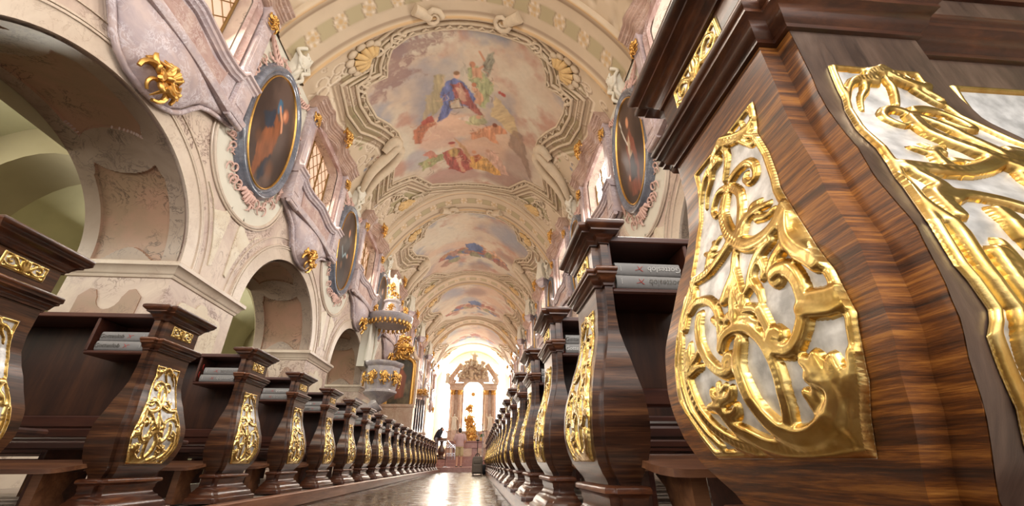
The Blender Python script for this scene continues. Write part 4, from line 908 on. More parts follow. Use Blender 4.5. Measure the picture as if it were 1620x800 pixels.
# hymn books lying in the book boxes
BL, BWD, BH = .235, .135, .050
def book_meshes():
    out = {}
    mb = MB(); c = .003
    # cover: two boards and a slightly rounded spine towards the reader
    pr = [(-BWD/2+.006*math.cos(a), BH/2*math.sin(a)) for a in np.linspace(math.pi/2, math.pi*1.5, 9)]
    pr = [(-BWD/2+.004-.008*math.cos(a), BH/2*math.sin(a)) for a in np.linspace(-math.pi/2, math.pi/2, 9)]
    ring = [(y, z) for y, z in pr]+[(BWD/2, BH/2), (BWD/2, BH/2-c), (-BWD/2+.006, BH/2-c), (-BWD/2+.006, -BH/2+c), (BWD/2, -BH/2+c), (BWD/2, -BH/2)]
    mb.loft([[(-BL/2, y, z) for y, z in ring], [(BL/2, y, z) for y, z in ring]]); out['cover'] = mb.mesh('cover', 'book_cover', 40)
    mb = MB().box(-BL/2+.003, BL/2-.003, -BWD/2+.007, BWD/2-.004, -BH/2+c, BH/2-c); out['pages'] = mb.mesh('pages', 'pages', 0)
    mb = MB()
    for i, dz in enumerate((-.008, .002, .01)): mb.tube([(BL/2+.0006, -.04+.02*i, dz-.006), (BL/2+.0006, -.03+.02*i, dz+.004)], .0035, 5)
    for i, dz in enumerate((-.010, .004)): mb.tube([(-BL/2-.0006, -.03+.03*i, dz-.004), (-BL/2-.0006, -.02+.03*i, dz+.004)], .003, 5)
    out['page_marks'] = mb.mesh('page_marks', 'book_red', 0)
    tm = text_mesh('Gotteslob', .030, 'title'); tm.materials.append(M['book_print'])
    for v in tm.vertices: v.co = Vector((v.co.x-.058+v.co.y*.12, -BWD/2-.0058-abs(v.co.z), v.co.y))
    out['title'] = tm
    mb = MB(); mb.tube(smoothpath([(-.030, 0, .010), (-.020, 0, .002), (-.012, 0, -.012)], 4), [.0006]+[.0014]*6+[.0006]*2, 5); mb.tube(smoothpath([(-.030, 0, -.010), (-.018, 0, .001), (-.002, 0, .006)], 4), .001, 5)
    mb.v = [(x+.050, -BWD/2-.0055+y*.3, z) for x, y, z in mb.v]; out['emblem'] = mb.mesh('emblem', 'book_red', 0)
    t2 = text_mesh('Wien', .010, 'imprint'); t2.materials.append(M['book_print'])
    mb = MB()
    for i in range(4): mb.box(.098, .100, -BWD/2-.0055, -BWD/2-.0045, -.009+i*.005, -.006+i*.005)
    out['spine_marks'] = mb.mesh('spine_marks', 'book_print', 0)
    mb = MB(); mb.tube(smoothpath([(BL/2, -.02, 0), (BL/2+.012, -.05, -.004), (BL/2+.014, -.07, -.02), (BL/2+.010, -.075, -.045)], 4), .0022, 4); out['ribbon'] = mb.mesh('ribbon', 'ribbon_red', 0)
    return out
BK = book_meshes()
def book(x, y, z, rz, flip, label, grp, rib):
    t = thing('hymn_book', label, 'book', (x, y, z), rz, grp)
    if flip: t.rotation_euler = (0, math.pi, rz)
    for nm in ('cover', 'pages', 'page_marks', 'title', 'emblem', 'spine_marks'): link(nm, BK[nm], t)
    if rib: link('ribbon', BK['ribbon'], t)
    return t
for side, ys, kk, nm in ((-1, YL, range(1, 10), 'left'), (1, YR, range(1, 6), 'right')):
    for k in kk:
        r = random.Random(k*7+side)
        cx = (XL-.192) if side < 0 else (XR+.192)
        flip = (k in (2, 3)) if side < 0 else (k == 1)
        for j, w in ((0, 'lower'), (1, 'upper')):
            pos = ORD[k]+' nearest '+nm+'-hand pew'
            book(cx+r.uniform(-.006, .006)+(.006*j), ys[k]-.075+(.004*j if True else 0), .857+BH/2+j*(BH+.001), r.uniform(-.03, .03), flip, w+' grey hymn book of the pair in the '+pos, 'grey hymn books in the pew ledges', side < 0 or k > 1)
# ------------------------------------------------------------------ stucco, marble and pictures on the walls
def local_side(s): return (XC-HW if s < 0 else XC+HW)
def cscroll(r, turns=1.1, sg=1, n=12, shrink=.75):
    return [(r*(1-shrink*i/n)*math.cos(sg*i/n*turns*2*math.pi), r*(1-shrink*i/n)*math.sin(sg*i/n*turns*2*math.pi)) for i in range(n+1)]
def leaf_cluster(w, h, dep, seed, n=9):
    # a cluster of acanthus scrolls in the (y, z) plane standing out along x
    r = random.Random(seed); mb = MB()
    for i in range(n):
        a = 2*math.pi*i/n+r.uniform(-.2, .2); cy, cz = .28*w*math.cos(a), .30*h*math.sin(a)
        sc = r.uniform(.14, .24)*min(w, h)*1.3; sg = r.choice((-1, 1)); p = cscroll(sc, r.uniform(.7, 1.0), sg)
        ca, sa = math.cos(a), math.sin(a)
        mb.tube([(dep*(.35+.5*(j/12)), cy+(x*ca-y*sa), cz+(x*sa+y*ca)*1.0) for j, (x, y) in enumerate(p)], [sc*.16+sc*.14*math.sin(j/12*3.0) for j in range(13)], 6)
    for i in range(7):
        a = math.pi*(.1+.8*i/6); mb.tube([(dep*.4, 0, -h*.05), (dep*.9, .2*w*math.cos(a), h*.12+.22*h*math.sin(a)*.9), (dep*.5, .36*w*math.cos(a), h*.1+.38*h*math.sin(a))], [.02*h, .055*h, .02*h], 6)
    mb.tube([(dep*.4, 0, 0), (dep*.8, .05*w, -.25*h), (dep*.3, -.03*w, -.5*h)], [.07*h, .06*h, .015*h], 6)
    mb.ell((dep*.6, 0, .02*h), (dep*.5, .09*w, .09*h), 8, 6)
    return mb
def mkpart(cache, name, mb, mat, angle=40):
    cache[name] = {s: mb.mesh(name, mat, angle, mirror=(s > 0)) for s in (-1, 1)}
SUR = {}
def build_surround():
    hood = [(-1.62, 8.80)]+[(-1.5+3.0*i/24, 8.80+.16*max(0, math.cos(-.0+math.pi*(-1.5+3.0*i/24)/2.4))**1.5) for i in range(25)]+[(1.62, 8.80)]
    sill = [(-1.64, 6.58), (-1.22, 6.58), (-1.18, 6.50), (-1.0, 6.44), (-.7, 6.43), (-.4, 6.48), (0, 6.54), (.4, 6.48), (.7, 6.43), (1.0, 6.44), (1.18, 6.50), (1.22, 6.58), (1.64, 6.58)]
    def ledge(path, prof, depth_of, base=0):
        mb = MB(); rings = []
        P = [Vector((0, q[0], q[1])) for q in path]
        for i, p in enumerate(P):
            a = P[max(i-1, 0)]; b = P[min(i+1, len(P)-1)]; t = (b-a).normalized(); up = Vector((0, -t.z, t.y)); k = depth_of(p.y)
            rings.append([(base, *(p+up*prof[0][1])[1:])]+[((q[0]+k), *(p+up*q[1])[1:]) for q in prof]+[(base, *(p+up*prof[-1][1])[1:])])
        return mb.loft(rings)
    hp = [(-.10, -.34), (-.06, -.33), (-.06, -.29), (-.03, -.28), (-.03, -.24), (0, -.22), (0, -.17), (.03, -.16), (.03, -.11), (.07, -.10), (.08, -.04), (.14, -.02), (.15, .03), (.20, .05), (.20, .09), (.17, .12)]
    mkpart(SUR, 'hood', ledge(hood, hp, lambda y: .17+.14*math.cos(y*2.6)**2*(abs(y) < 1.2)+.09*(abs(y) >= 1.2)), 'brown_marble', 50)
    mb = MB(); mb.loft([[(0, q[0]*.8, q[1]-.28), (.13, q[0]*.8, q[1]-.28), (.10, q[0]*.8, 8.44), (0, q[0]*.8, 8.44)] for q in hood[1:-1]]); mkpart(SUR, 'tympanum', mb, 'pink_marble', 40)
    sp = [(.0, -.16), (.03, -.15), (.04, -.12), (.08, -.10), (.09, -.05), (.13, -.03), (.13, .015), (.11, .03)]
    mkpart(SUR, 'sill_ledge', ledge(sill, sp, lambda y: .24 if abs(y) > 1.2 else .20), 'lilac_marble', 50)
    mb = MB(); mb.loft([[(0, q[0], q[1]-.12), (.18, q[0], q[1]-.12), (.18, q[0], 5.64), (0, q[0], 5.64)] for q in sill[1:-1]])
    mkpart(SUR, 'apron', mb, 'lilac_marble', 30)
    mb = MB(); pl = [(q[0]*.80, q[1]-.20-.05*abs(q[0])) for q in sill[1:-1]]
    mb.loft([[(.18, y, z), (.20, y, z), (.20, y*.92, 5.80+.05*math.cos(y*4)), (.18, y*.92, 5.80+.05*math.cos(y*4))] for y, z in pl]); mkpart(SUR, 'apron_panel', mb, 'pink_marble', 30)
    mb = MB(); mb.loft([[(.0, y, 5.62), (.27+.06*math.cos(y*1.3), y, 5.62), (.30+.06*math.cos(y*1.3), y, 5.68), (.30+.06*math.cos(y*1.3), y, 5.75), (.26+.06*math.cos(y*1.3), y, 5.79), (0, y, 5.80)] for y in [-1.25+2.5*i/16 for i in range(17)]]); mkpart(SUR, 'apron_band', mb, 'lilac_marble', 50)
    for q, nm in ((-1, 'a'), (1, 'b')):
        mb = MB(); y0, y1 = q*1.42-.18, q*1.42+.18
        plan_loft(mb, rect_plan(-.02, .26, y0, y1), [(0.03, 5.66), (.05, 5.70), (.05, 5.76), (.01, 5.81), (0, 5.84), (0, 6.42), (.02, 6.45), (.03, 6.48)])
        mb.loft([[(.262, y0+.05, 5.90), (.275, y0+.06, 5.91), (.275, y0+.06, 6.36), (.262, y0+.05, 6.37)], [(.262, y1-.05, 5.90), (.275, y1-.06, 5.91), (.275, y1-.06, 6.36), (.262, y1-.05, 6.37)]])
        mb.tube([(.24, y0-.03, 5.62), (.24, y1+.03, 5.62)], .055, 10)
        mkpart(SUR, 'pedestal_'+nm, mb, 'lilac_marble', 40)
        mb = MB(); plan_loft(mb, rect_plan(-.02, .18, q*1.40-.15, q*1.40+.15), [(.05, 6.60), (.05, 6.68), (.03, 6.70), (.03, 6.74), (0, 6.78), (0, 8.16), (.015, 8.17), (.015, 8.20), (0, 8.21), (.01, 8.28), (.05, 8.40), (.07, 8.42), (.07, 8.50), (.04, 8.52)])
        mb.loft([[(.181, q*1.40-.09, 6.90), (.19, q*1.40-.08, 6.91), (.19, q*1.40-.08, 8.05), (.181, q*1.40-.09, 8.06)], [(.181, q*1.40+.09, 6.90), (.19, q*1.40+.08, 6.91), (.19, q*1.40+.08, 8.05), (.181, q*1.40+.09, 8.06)]])
        mkpart(SUR, 'pilaster_'+nm, mb, 'lilac_marble', 40)
        g = MB(); g.merge(leaf_cluster(.36, .34, .12, 5+q), fn=lambda x, y, z, q=q: (.19+x, q*1.40+y, 8.30+z)); mkpart(SUR, 'gilded_capital_'+nm, g, 'gilding', 60)
    # moulded window frame and broad pink jambs
    def fpath(w, zb, zs, r): return [(w*-1, zb), (-w, zs)]+arcpts(0, zs, w, r, 180, 0, 12)[1:]+[(w, zb)]
    mb = MB(); A, B = fpath(1.0, 6.5, 8.3, .22), fpath(1.22, 6.5, 8.3, .30)
    mb.loft([[(.03, a[0], a[1]), (.10, a[0]*1.03, a[1]+.01), (.06, (a[0]+b[0])/2, (a[1]+b[1])/2), (.13, b[0]*.97, b[1]-.01), (.0, b[0], b[1])] for a, b in zip(A, B)], closed=False)
    mkpart(SUR, 'window_frame', mb, 'pink_marble', 40)
    # bulging console below
    mb = MB(); rings = []
    for z, w, d in ((4.70, .05, .05), (4.76, .28, .14), (4.86, .46, .22), (5.0, .60, .29), (5.2, .72, .33), (5.37, .84, .34), (5.48, 1.02, .32), (5.58, 1.32, .29), (5.66, 1.60, .26), (5.70, 1.60, .20)):
        rings.append([(d*math.sin(t)**.7*(1+.12*math.cos(4*t)), -w*math.cos(t), z) for t in [math.pi*i/24 for i in range(25)]])
    mb.loft(rings, closed=False); mkpart(SUR, 'console', mb, 'lilac_marble', 60)
    mb = MB()
    for q in (-1, 1): mb.tube([(.10, q*(w+.02), z) for z, w in ((5.66, 1.62), (5.57, 1.34), (5.46, 1.04), (5.35, .86), (5.18, .74), (4.98, .62), (4.84, .48), (4.74, .28))]+[(.1, 0, 4.70)], .04, 8)
    mkpart(SUR, 'console_moulding', mb, 'lilac_marble', 60)
    g = MB(); g.merge(leaf_cluster(.62, .62, .26, 3), fn=lambda x, y, z: (.16+x, y, 4.92+z)); mkpart(SUR, 'gilded_console_ornament', g, 'gilding', 60)
    g = MB(); g.merge(leaf_cluster(.62, .5, .22, 9), fn=lambda x, y, z: (.40+x, y, 8.98+z)); mkpart(SUR, 'gilded_hood_ornament', g, 'gilding', 60)
build_surround()
def bay_words(k): return {-1: 'behind the camera', 0: 'nearest', 1: 'second nearest', 2: 'third nearest', 3: 'fourth nearest', 4: 'fifth nearest', 5: 'sixth nearest', 6: 'seventh nearest', 7: 'farthest'}[k]
for s in (-1, 1):
    for k in range(0, 8):
        t = thing('window_surround', 'marble window surround with wavy hood, '+SIDE[s]+' wall, '+bay_words(k), 'window surround', (local_side(s), bay(k), 0), 0, 'marble window surrounds, '+SIDE[s]+' wall')
        for nm, d in SUR.items():
            n2 = nm[:-2] if nm[-2:] in ('_a', '_b') else nm
            link(n2, d[s], t)
# oval pictures
def oval_canvas(v, seed, mirror):
    nr, na = 44, 96; P = []; 
    for i in range(nr):
        for j in range(na+1):
            r = i/(nr-1); a = 2*math.pi*j/na; P.append((r*math.cos(a), r*math.sin(a)))
    P = np.array(P); p = Paint(P[:, 0], P[:, 1], lin(.20, .14, .12)); p.fig2 = True
    n = fbm(P[:, 0]*1.6+seed, P[:, 1]*1.6); p.mix((n-.45)*4, lin(.33, .26, .23)); p.mix((.42-n)*5, lin(.12, .08, .07))
    sk = lin(.80, .56, .42)
    if v == 0:
        p.blob(.3, .2, .6, .9, lin(.36, .30, .28), .7, .9); p.blob(.3, -.75, .3, .2, lin(.45, .36, .32), .6, .8)
        p.poly([(-.1, .3), (.15, .25), (.3, .05), (.25, -.3), (.0, -.45), (-.15, -.9), (-.35, -.85), (-.4, -.45), (-.3, -.1), (-.25, .15)], lin(.48, .27, .15), .05, 1, fold=.45, fs=6, fdir=(1, .4))
        p.poly([(-.4, .25), (-.15, .3), (-.05, .1), (-.2, -.05), (-.45, -.1), (-.55, .05)], lin(.10, .16, .22), .05, 1, fold=.4)
        p.poly([(.05, -.4), (.2, -.35), (.2, -.7), (.1, -.9), (-.05, -.85)], lin(.10, .15, .20), .05, 1, fold=.4)
        p.poly([(-.2, .55), (.0, .6), (.1, .42), (-.05, .32), (-.18, .38)], lin(.20, .36, .46), .04, 1, fold=.4)
        p.blob(.28, .46, .17, .15, lin(.66, .40, .28), .9, .4); p.blob(.24, .44, .09, .09, sk, 1, .4); p.line([(-.05, .45), (.1, .35), (.2, .3), (.3, .15)], .05, sk); p.blob(.3, -.6, .25, .2, lin(.42, .28, .20), .7, .7)
        p.blob(-.45, -.35, .2, .15, lin(.36, .22, .14), .8, .6)
    elif v == 1:
        p.blob(.0, .1, .6, .6, lin(.28, .24, .22), .6, .8)
        p.poly([(-.05, .35), (.2, .3), (.3, 0), (.2, -.3), (.25, -.8), (-.3, -.8), (-.35, -.3), (-.2, .1)], lin(.10, .09, .10), .06, 1, fold=.3)
        p.blob(.05, .45, .1, .12, sk, 1, .4); p.line([(-.45, -.05), (-.2, -.25), (.0, -.1), (.2, -.15)], .035, lin(.50, .60, .62)); p.blob(-.2, -.45, .15, .12, lin(.45, .32, .22), .8, .6); p.blob(.25, -.1, .08, .07, sk, .9, .4)
    elif v == 2:
        p.blob(-.1, .4, .5, .5, lin(.34, .26, .22), .7, .8)
        p.poly([(-.2, .35), (.1, .3), (.25, 0), (.2, -.4), (.3, -.85), (-.35, -.85), (-.3, -.2), (-.3, .1)], lin(.46, .26, .20), .06, 1, fold=.5)
        p.poly([(-.05, .3), (.12, .2), (.1, -.25), (-.1, -.2)], lin(.74, .66, .56), .05, 1, fold=.3); p.poly([(-.1, -.1), (.15, -.15), (.2, -.55), (-.2, -.6)], lin(.12, .14, .16), .06, 1, fold=.3)
        p.blob(-.1, .52, .11, .13, sk, 1, .4); p.line([(.1, .15), (.3, .5), (.38, .8)], .03, lin(.80, .78, .74)); p.blob(.35, -.5, .2, .25, lin(.46, .28, .20), .7, .7); p.blob(.3, -.45, .06, .07, sk, .9, .4)
    else:
        r = np.random.RandomState(seed); c = [lin(.44, .20, .14), lin(.15, .20, .28), lin(.50, .38, .22)][seed % 3]
        p.poly([(-.2, .35), (.15, .3), (.3, -.1), (.25, -.8), (-.3, -.8), (-.35, -.1)], c, .06, 1, fold=.5); p.blob(0, .48, .11, .13, sk, 1, .4); p.blob(.3, -.4, .2, .2, lin(.50, .36, .28), .7, .7); p.blob(-.3, .1, .15, .12, lin(.50, .42, .36), .6, .6)
    sx = -1 if mirror else 1
    pts = np.stack([np.full(len(P), .10)*sx, P[:, 0]*.82, P[:, 1]*1.40], -1)
    return pts, nr, na+1, p.c
mbF, mbG = MB(), MB()
def ovring(mb, prof, ry, rz, n=72):
    rings = []
    for i in range(n+1):
        a = 2*math.pi*i/n; L = math.hypot(math.cos(a)/ry, math.sin(a)/rz); ny, nz2 = math.cos(a)/ry/L, math.sin(a)/rz/L
        rings.append([(d, ry*math.cos(a)+ny*o, rz*math.sin(a)+nz2*o) for o, d in prof])
    mb.loft(rings, cap=False)
ovring(mbF, [(.0, .02), (.0, .09), (.03, .13), (.06, .14), (.08, .12), (.10, .14), (.14, .17), (.18, .16), (.20, .12), (.21, .07), (.23, .06), (.25, .03), (.25, .0)], .80, 1.40)
ovring(mbG, [(-.005, .08), (-.005, .125), (.005, .14), (.018, .135), (.026, .115), (.026, .08)], .785, 1.385)
OVF = {}; mkpart(OVF, 'marble_frame', mbF, 'blue_marble', 60); mkpart(OVF, 'gilt_moulding', mbG, 'gilding', 60)
def rocaille(seed):
    r = random.Random(seed); mb = MB()
    for i in range(110):
        a = 2*math.pi*i/110+r.uniform(-.05, .05); rr = r.uniform(1.16, 1.46); sg = 1 if i % 2 else -1
        cy, cz = .88*rr*math.cos(a), 1.36*(rr*.94)*math.sin(a); sc = r.uniform(.07, .13)
        p = cscroll(sc, r.uniform(.6, .95), sg); mb.tube([(.02+.03*math.sin(j/12*3.1), cy+x*math.cos(a)-y*math.sin(a), cz+x*math.sin(a)+y*math.cos(a)) for j, (x, y) in enumerate(p)], [.008+.014*math.sin(j/12*3) for j in range(13)], 5)
    mb.tube([(.012, .96*math.cos(a), 1.46*math.sin(a)) for a in [2*math.pi*i/60 for i in range(60)]], .02, 6, closed=True)
    for q in (-1, 1):   # cartouche below and crest above
        for i in range(7):
            a = -math.pi/2+q*.0+(i-3)*.28; L = .34 if q < 0 else .3
            zc = -1.56 if q < 0 else 1.58
            mb.tube([(.04, .04*(i-3), zc+q*.0), (.08, .07*(i-3), zc+(.10 if q > 0 else -.10)), (.04, .08*(i-3), zc+(L if q > 0 else -L)*(.8-.12*abs(i-3)))], [.03, .045, .02], 6)
        mb.ell((.06, 0, -1.54 if q < 0 else 1.56), (.08, .12, .10), 10, 8)
    for q in (-1, 1):   # broad sprays filling the corners above
        for i in range(9):
            t = i/8; mb.tube([(.03, q*(.35+.7*t), 1.45+.25*t), (.05, q*(.38+.72*t), 1.56+.28*t), (.03, q*(.44+.72*t), 1.64+.25*t)], [.018, .03, .012], 5)
        mb.tube(smoothpath([(.03, q*.2, 1.3), (.06, q*.55, 1.38), (.06, q*.9, 1.62), (.03, q*1.05, 1.9)]), .03, 6)
    return mb
ROC = {}; mkpart(ROC, 'roc', rocaille(4), 'pink_stucco', 60)
subj = {(-1, 1): ('oval picture of a figure in orange and blue, blue marble frame', 0), (-1, 2): ('oval picture of a figure in black, blue marble frame', 1), (1, 1): ('oval picture of a saint with white staff, blue marble frame', 2)}
for s in (-1, 1):
    for k in range(1, 8):
        y = bay(k)-PB/2; nm, v = subj.get((s, k), ('dark oval picture in grey-blue marble frame', 3))
        t = thing('oval_painting', nm+', '+SIDE[s]+' wall, '+{1: 'nearest', 2: 'second', 3: 'third', 4: 'fourth', 5: 'fifth', 6: 'sixth', 7: 'farthest'}[k], 'painting', (local_side(s), y, 6.62), 0, 'oval paintings, '+SIDE[s]+' wall')
        t.location.x += -s*.02
        pts, a, b, c = oval_canvas(v, k+3*s+10, s > 0); painted_mesh('canvas', pts, a, b, c, 'oil_paint', t)
        for n2, d in OVF.items(): link(n2, d[s], t)
        o = link('stucco_rocaille', ROC['roc'][s]); o.location = (local_side(s)-s*.02, y, 6.62)
        tag(o, 'pink rococo stucco scrollwork round the '+{1: 'nearest', 2: 'second', 3: 'third', 4: 'fourth', 5: 'fifth', 6: 'sixth', 7: 'farthest'}[k]+' oval painting, '+SIDE[s]+' wall', 'stucco ornament', 'pink stucco round the oval paintings')
# white stucco volutes at the feet of the ribs and above every picture
def volute():
    mb = MB()
    for q in (-1, 1):
        p = cscroll(.20, 1.4, q); mb.tube([(.30+.0*j, q*.16+x*.9, .10+y) for j, (x, y) in enumerate(p)], [.055-.003*j for j in range(13)], 7)
        mb.tube(smoothpath([(.1, q*.1, -.5), (.28, q*.16, -.35), (.25, q*.1, -.15), (.32, q*.30, .1), (.2, q*.34, .35), (.35, q*.2, .55)]), .055, 7)
    rings = [[(d*math.sin(t), -w*math.cos(t), z) for t in [math.pi*i/12 for i in range(13)]] for z, w, d in ((-.62, .03, .06), (-.5, .12, .16), (-.3, .2, .24), (-.1, .22, .26), (.1, .26, .34), (.2, .32, .42), (.25, .34, .44), (.26, .0, .0))]
    mb.loft(rings, closed=False)
    for i in range(3): mb.tube([(.3, .08*(i-1), .22), (.40, .10*(i-1), .34), (.38, .13*(i-1), .42)], [.05, .05, .03], 6)
    mb.v = [(x*.85, y*.8, z*.85) for x, y, z in mb.v]; return mb
VOL = {}; mkpart(VOL, 'v', volute(), 'white_stucco', 60)
for s in (-1, 1):
    for k in range(1, 8):
        o = link('stucco_volute', VOL['v'][s]); o.location = (local_side(s)-s*.02, bay(k)-PB/2, 8.62)
        tag(o, 'white stucco volute bracket above the '+{1: 'nearest', 2: 'second', 3: 'third', 4: 'fourth', 5: 'fifth', 6: 'sixth', 7: 'farthest'}[k]+' oval painting, '+SIDE[s]+' wall', 'stucco ornament', 'white stucco volutes at the vault foot')
# shells and cartouches on the vault
def shell(x, y, ang, sc, name='vault_shell'):
    def fn(a, b, h):
        ca, sa = math.cos(ang), math.sin(ang); return on_vault(x+(a*ca-b*sa)*sc, y+(a*sa+b*ca)*sc, h*sc)
    t = MB(); rim = MB()
    for i in range(7):
        a = math.pi*(-.42+.84*i/6)+math.pi/2; L = .42-.03*abs(i-3)
        t.tube([(0, 0, .03), (.5*L*math.cos(a), .5*L*math.sin(a), .12), (L*math.cos(a), L*math.sin(a), .06)], [.03, .075, .07], 8)
        rim.ell((1.18*L*math.cos(a), 1.18*L*math.sin(a), .03), (.11, .11, .06), 8, 6)
    for q in (-1, 1):
        p = cscroll(.13, 1.1, q); rim.tube([(q*.22+u, -.06+v, .06) for u, v in p], [.035-.0015*j for j in range(13)], 6)
        rim.tube(smoothpath([(q*.1, -.1, .05), (q*.45, -.25, .06), (q*.7, -.12, .05), (q*.85, -.28, .03)]), .035, 6)
        for j in range(4): rim.tube([(q*(.4+.13*j), -.2, .05), (q*(.46+.13*j), -.33-.03*j, .07), (q*(.56+.13*j), -.36-.02*j, .02)], [.02, .04, .01], 5)
    out = MB(); out.merge(t, fn=fn); r = MB(); r.merge(rim, fn=fn)
    return out, r
BW = {1: 'the nearest big fresco', 2: 'the second fresco', 3: 'the third fresco', 4: 'the farthest fresco'}
for b in range(1, 5):
    fr = frame_of(b); y0, y1 = min(p[1] for p in fr), max(p[1] for p in fr)
    for q in (-1, 1):
        for yy, wd, a in ((y0-.02, 'near', q*.75+math.pi), (y1+.0, 'far', -q*.75)):
            g_, r_ = shell(XC+q*2.72, yy+(.28 if yy < (y0+y1)/2 else -.28), a if True else 0, 1.0)
            t = thing('vault_shell', 'ochre stucco shell in a cream scroll rim, '+wd+' '+('left' if q < 0 else 'right')+' corner of '+BW[b], 'stucco ornament', (0, 0, 0), 0, 'stucco shells on the vault')
            g_.build('shell', 'ochre_stucco', t, 60); r_.build('scroll_rim', 'stucco', t, 60)
        if b < 4:
            mb = MB(); ym = (y0+y1)/2+.45
            for m_ in (0, 1):   # big cream cartouche consoles half way along the field
                pth = smoothpath([(XC+q*(3.95-.1*m_), ym+.8-.5*m_, 0), (XC+q*3.5, ym+.45-.5*m_, 0), (XC+q*3.0, ym+.35-.55*m_, 0), (XC+q*2.62, ym-.05-.4*m_, 0), (XC+q*2.75, ym-.35-.3*m_, 0), (XC+q*3.05, ym-.2-.3*m_, 0)], 5)
                n = len(pth); mb.tube([on_vault(p.x, p.y, .12) for p in pth], [.10+.10*math.sin(math.pi*i/n) for i in range(n)], 8)
            o = mb.build('vault_cartouche', 'stucco', None, 60)
            tag(o, 'cream stucco scroll cartouche half way along '+('left' if q < 0 else 'right')+' edge of '+BW[b], 'stucco ornament', 'stucco cartouches on the vault')
        if b < 3:
            mb = MB()
            p = cscroll(.26, 1.5, q); mb.tube([on_vault(XC+q*1.0+u, y0-.42+v, .14) for u, v in p], [.09-.005*j for j in range(13)], 8)
            mb.tube([on_vault(XC+q*1.1+q*.1*i, y0-.42-.08*i, .12) for i in range(5)], [.12, .14, .15, .16, .17], 9)
            o = mb.build('vault_scroll', 'stucco', None, 60)
            tag(o, 'cream stucco scroll at the near end of '+BW[b]+', '+('left' if q < 0 else 'right')+' of its centre', 'stucco ornament', 'stucco scrolls at the fresco ends')
# ------------------------------------------------------------------ figures
def remesh(mb, name, vox, mat, parent=None, smooth=2):
    me = mb.mesh(name+'_raw', mat, 0); o = bpy.data.objects.new('tmp', me); C.objects.link(o)
    m = o.modifiers.new('r', 'REMESH'); m.mode = 'VOXEL'; m.voxel_size = vox
    m2 = o.modifiers.new('s', 'SMOOTH'); m2.iterations = smooth; m2.factor = .5
    dg = bpy.context.evaluated_depsgraph_get(); dg.update(); r = bpy.data.meshes.new_from_object(o.evaluated_get(dg)); bpy.data.objects.remove(o)
    r.name = name; r.polygons.foreach_set('use_smooth', [True]*len(r.polygons)); r.materials.clear(); r.materials.append(M[mat]); r.update()
    return r
def limb(mb, pts, rads, n=10):
    P = smoothpath(pts, 4); R_ = []
    for i in range(len(P)):
        f = i/4; k = min(int(f), len(rads)-2); R_.append(rads[k]+(rads[k+1]-rads[k])*(f-k))
    mb.tube(P, R_, n); mb.ell(P[0], (R_[0],)*3, 10, 8); mb.ell(P[-1], (R_[-1],)*3, 10, 8)
def robed(h=1.0, pose=0, wings=False):
    # draped standing figure, height h, facing +x
    mb = MB(); rings = []
    for z, rx, ry in ((0, .17, .20), (.1, .16, .19), (.3, .13, .16), (.5, .12, .14), (.6, .11, .14), (.7, .11, .16), (.78, .10, .17), (.83, .06, .10), (.87, .045, .05)):
        rings.append([((rx+.018*math.sin(7*a+z*6)*(1.1-z))*math.cos(a)+.03*math.sin(z*5+pose), (ry+.02*math.sin(6*a+1+z*4)*(1.1-z))*math.sin(a), z) for a in [2*math.pi*i/36 for i in range(36)]])
    mb.loft(rings); cx = .03*math.sin(.9*5+pose)
    mb.ell((cx+.01, 0, .925), (.055, .048, .068), 14, 10); mb.ell((cx+.062, 0, .918), (.012, .01, .014), 6, 5); mb.ell((cx-.015, 0, .94), (.058, .055, .065), 12, 8)
    a = .25+.3*(pose % 2)
    limb(mb, [(0, .15, .78), (.06, .21, .64), (.16, .14, .60+.25*a)], [.045, .036, .026]); mb.ell((.18, .13, .62+.25*a), (.03, .02, .03), 8, 6)
    limb(mb, [(0, -.15, .78), (.04, -.23, .72+a*.2), (.08, -.25, .80+a*.35)], [.045, .036, .026]); mb.ell((.09, -.25, .84+a*.35), (.025, .02, .035), 8, 6)
    for i in range(5): mb.tube([(.11, -.12+.06*i, .74), (.15, -.1+.05*i, .5), (.16, -.16+.08*i, .05)], [.02, .025, .03], 6)
    if wings:
        for q in (-1, 1): mb.loft([[(-.1-.02*j, q*(.08+.05*j), .8-.1*j+.1*k*(1+.1*j)) for k in (0, 1)]+[(-.13-.02*j, q*(.08+.05*j), .8-.1*j+.1*k*(1+.1*j)) for k in (1, 0)] for j in range(5)])
    mb.v = [(x*h, y*h, z*h) for x, y, z in mb.v]; return mb
STAT = [remesh(robed(1.25, p), 'statue_body', .018, 'white_stucco') for p in (0, 1, 3)]
def statue(x, y, z, rz, i, label, grp=None, mat=None):
    t = thing('statue', label, 'statue', (x, y, z), rz, grp); link('figure', STAT[i % 3], t)
    mb = MB(); plan_loft(mb, rect_plan(-.2, .2, -.22, .22), [(-.08, -.35), (-.02, -.2), (.0, -.12), (.03, -.10), (.03, -.05), (0, -.02), (0, .01)]); mb.build('pedestal', 'lilac_marble', t, 40); return t
for i, y in enumerate((23.2, 28.6, 34.0)):
    statue(-4.65+.42, y, 8.3, -.7, i, 'white stucco saint statue high on the left wall, '+ORD[i+1][:0]+['nearest', 'middle', 'farthest'][i]+' of three beyond the pulpit', 'statues on the left wall')
for i, y in enumerate((18.0, 23.4, 28.8)):
    statue(3.35-.42, y, 8.3, math.pi+.7, i+1, 'white stucco saint statue high on the right wall, '+['nearest', 'middle', 'farthest'][i]+' of three', 'statues on the right wall')
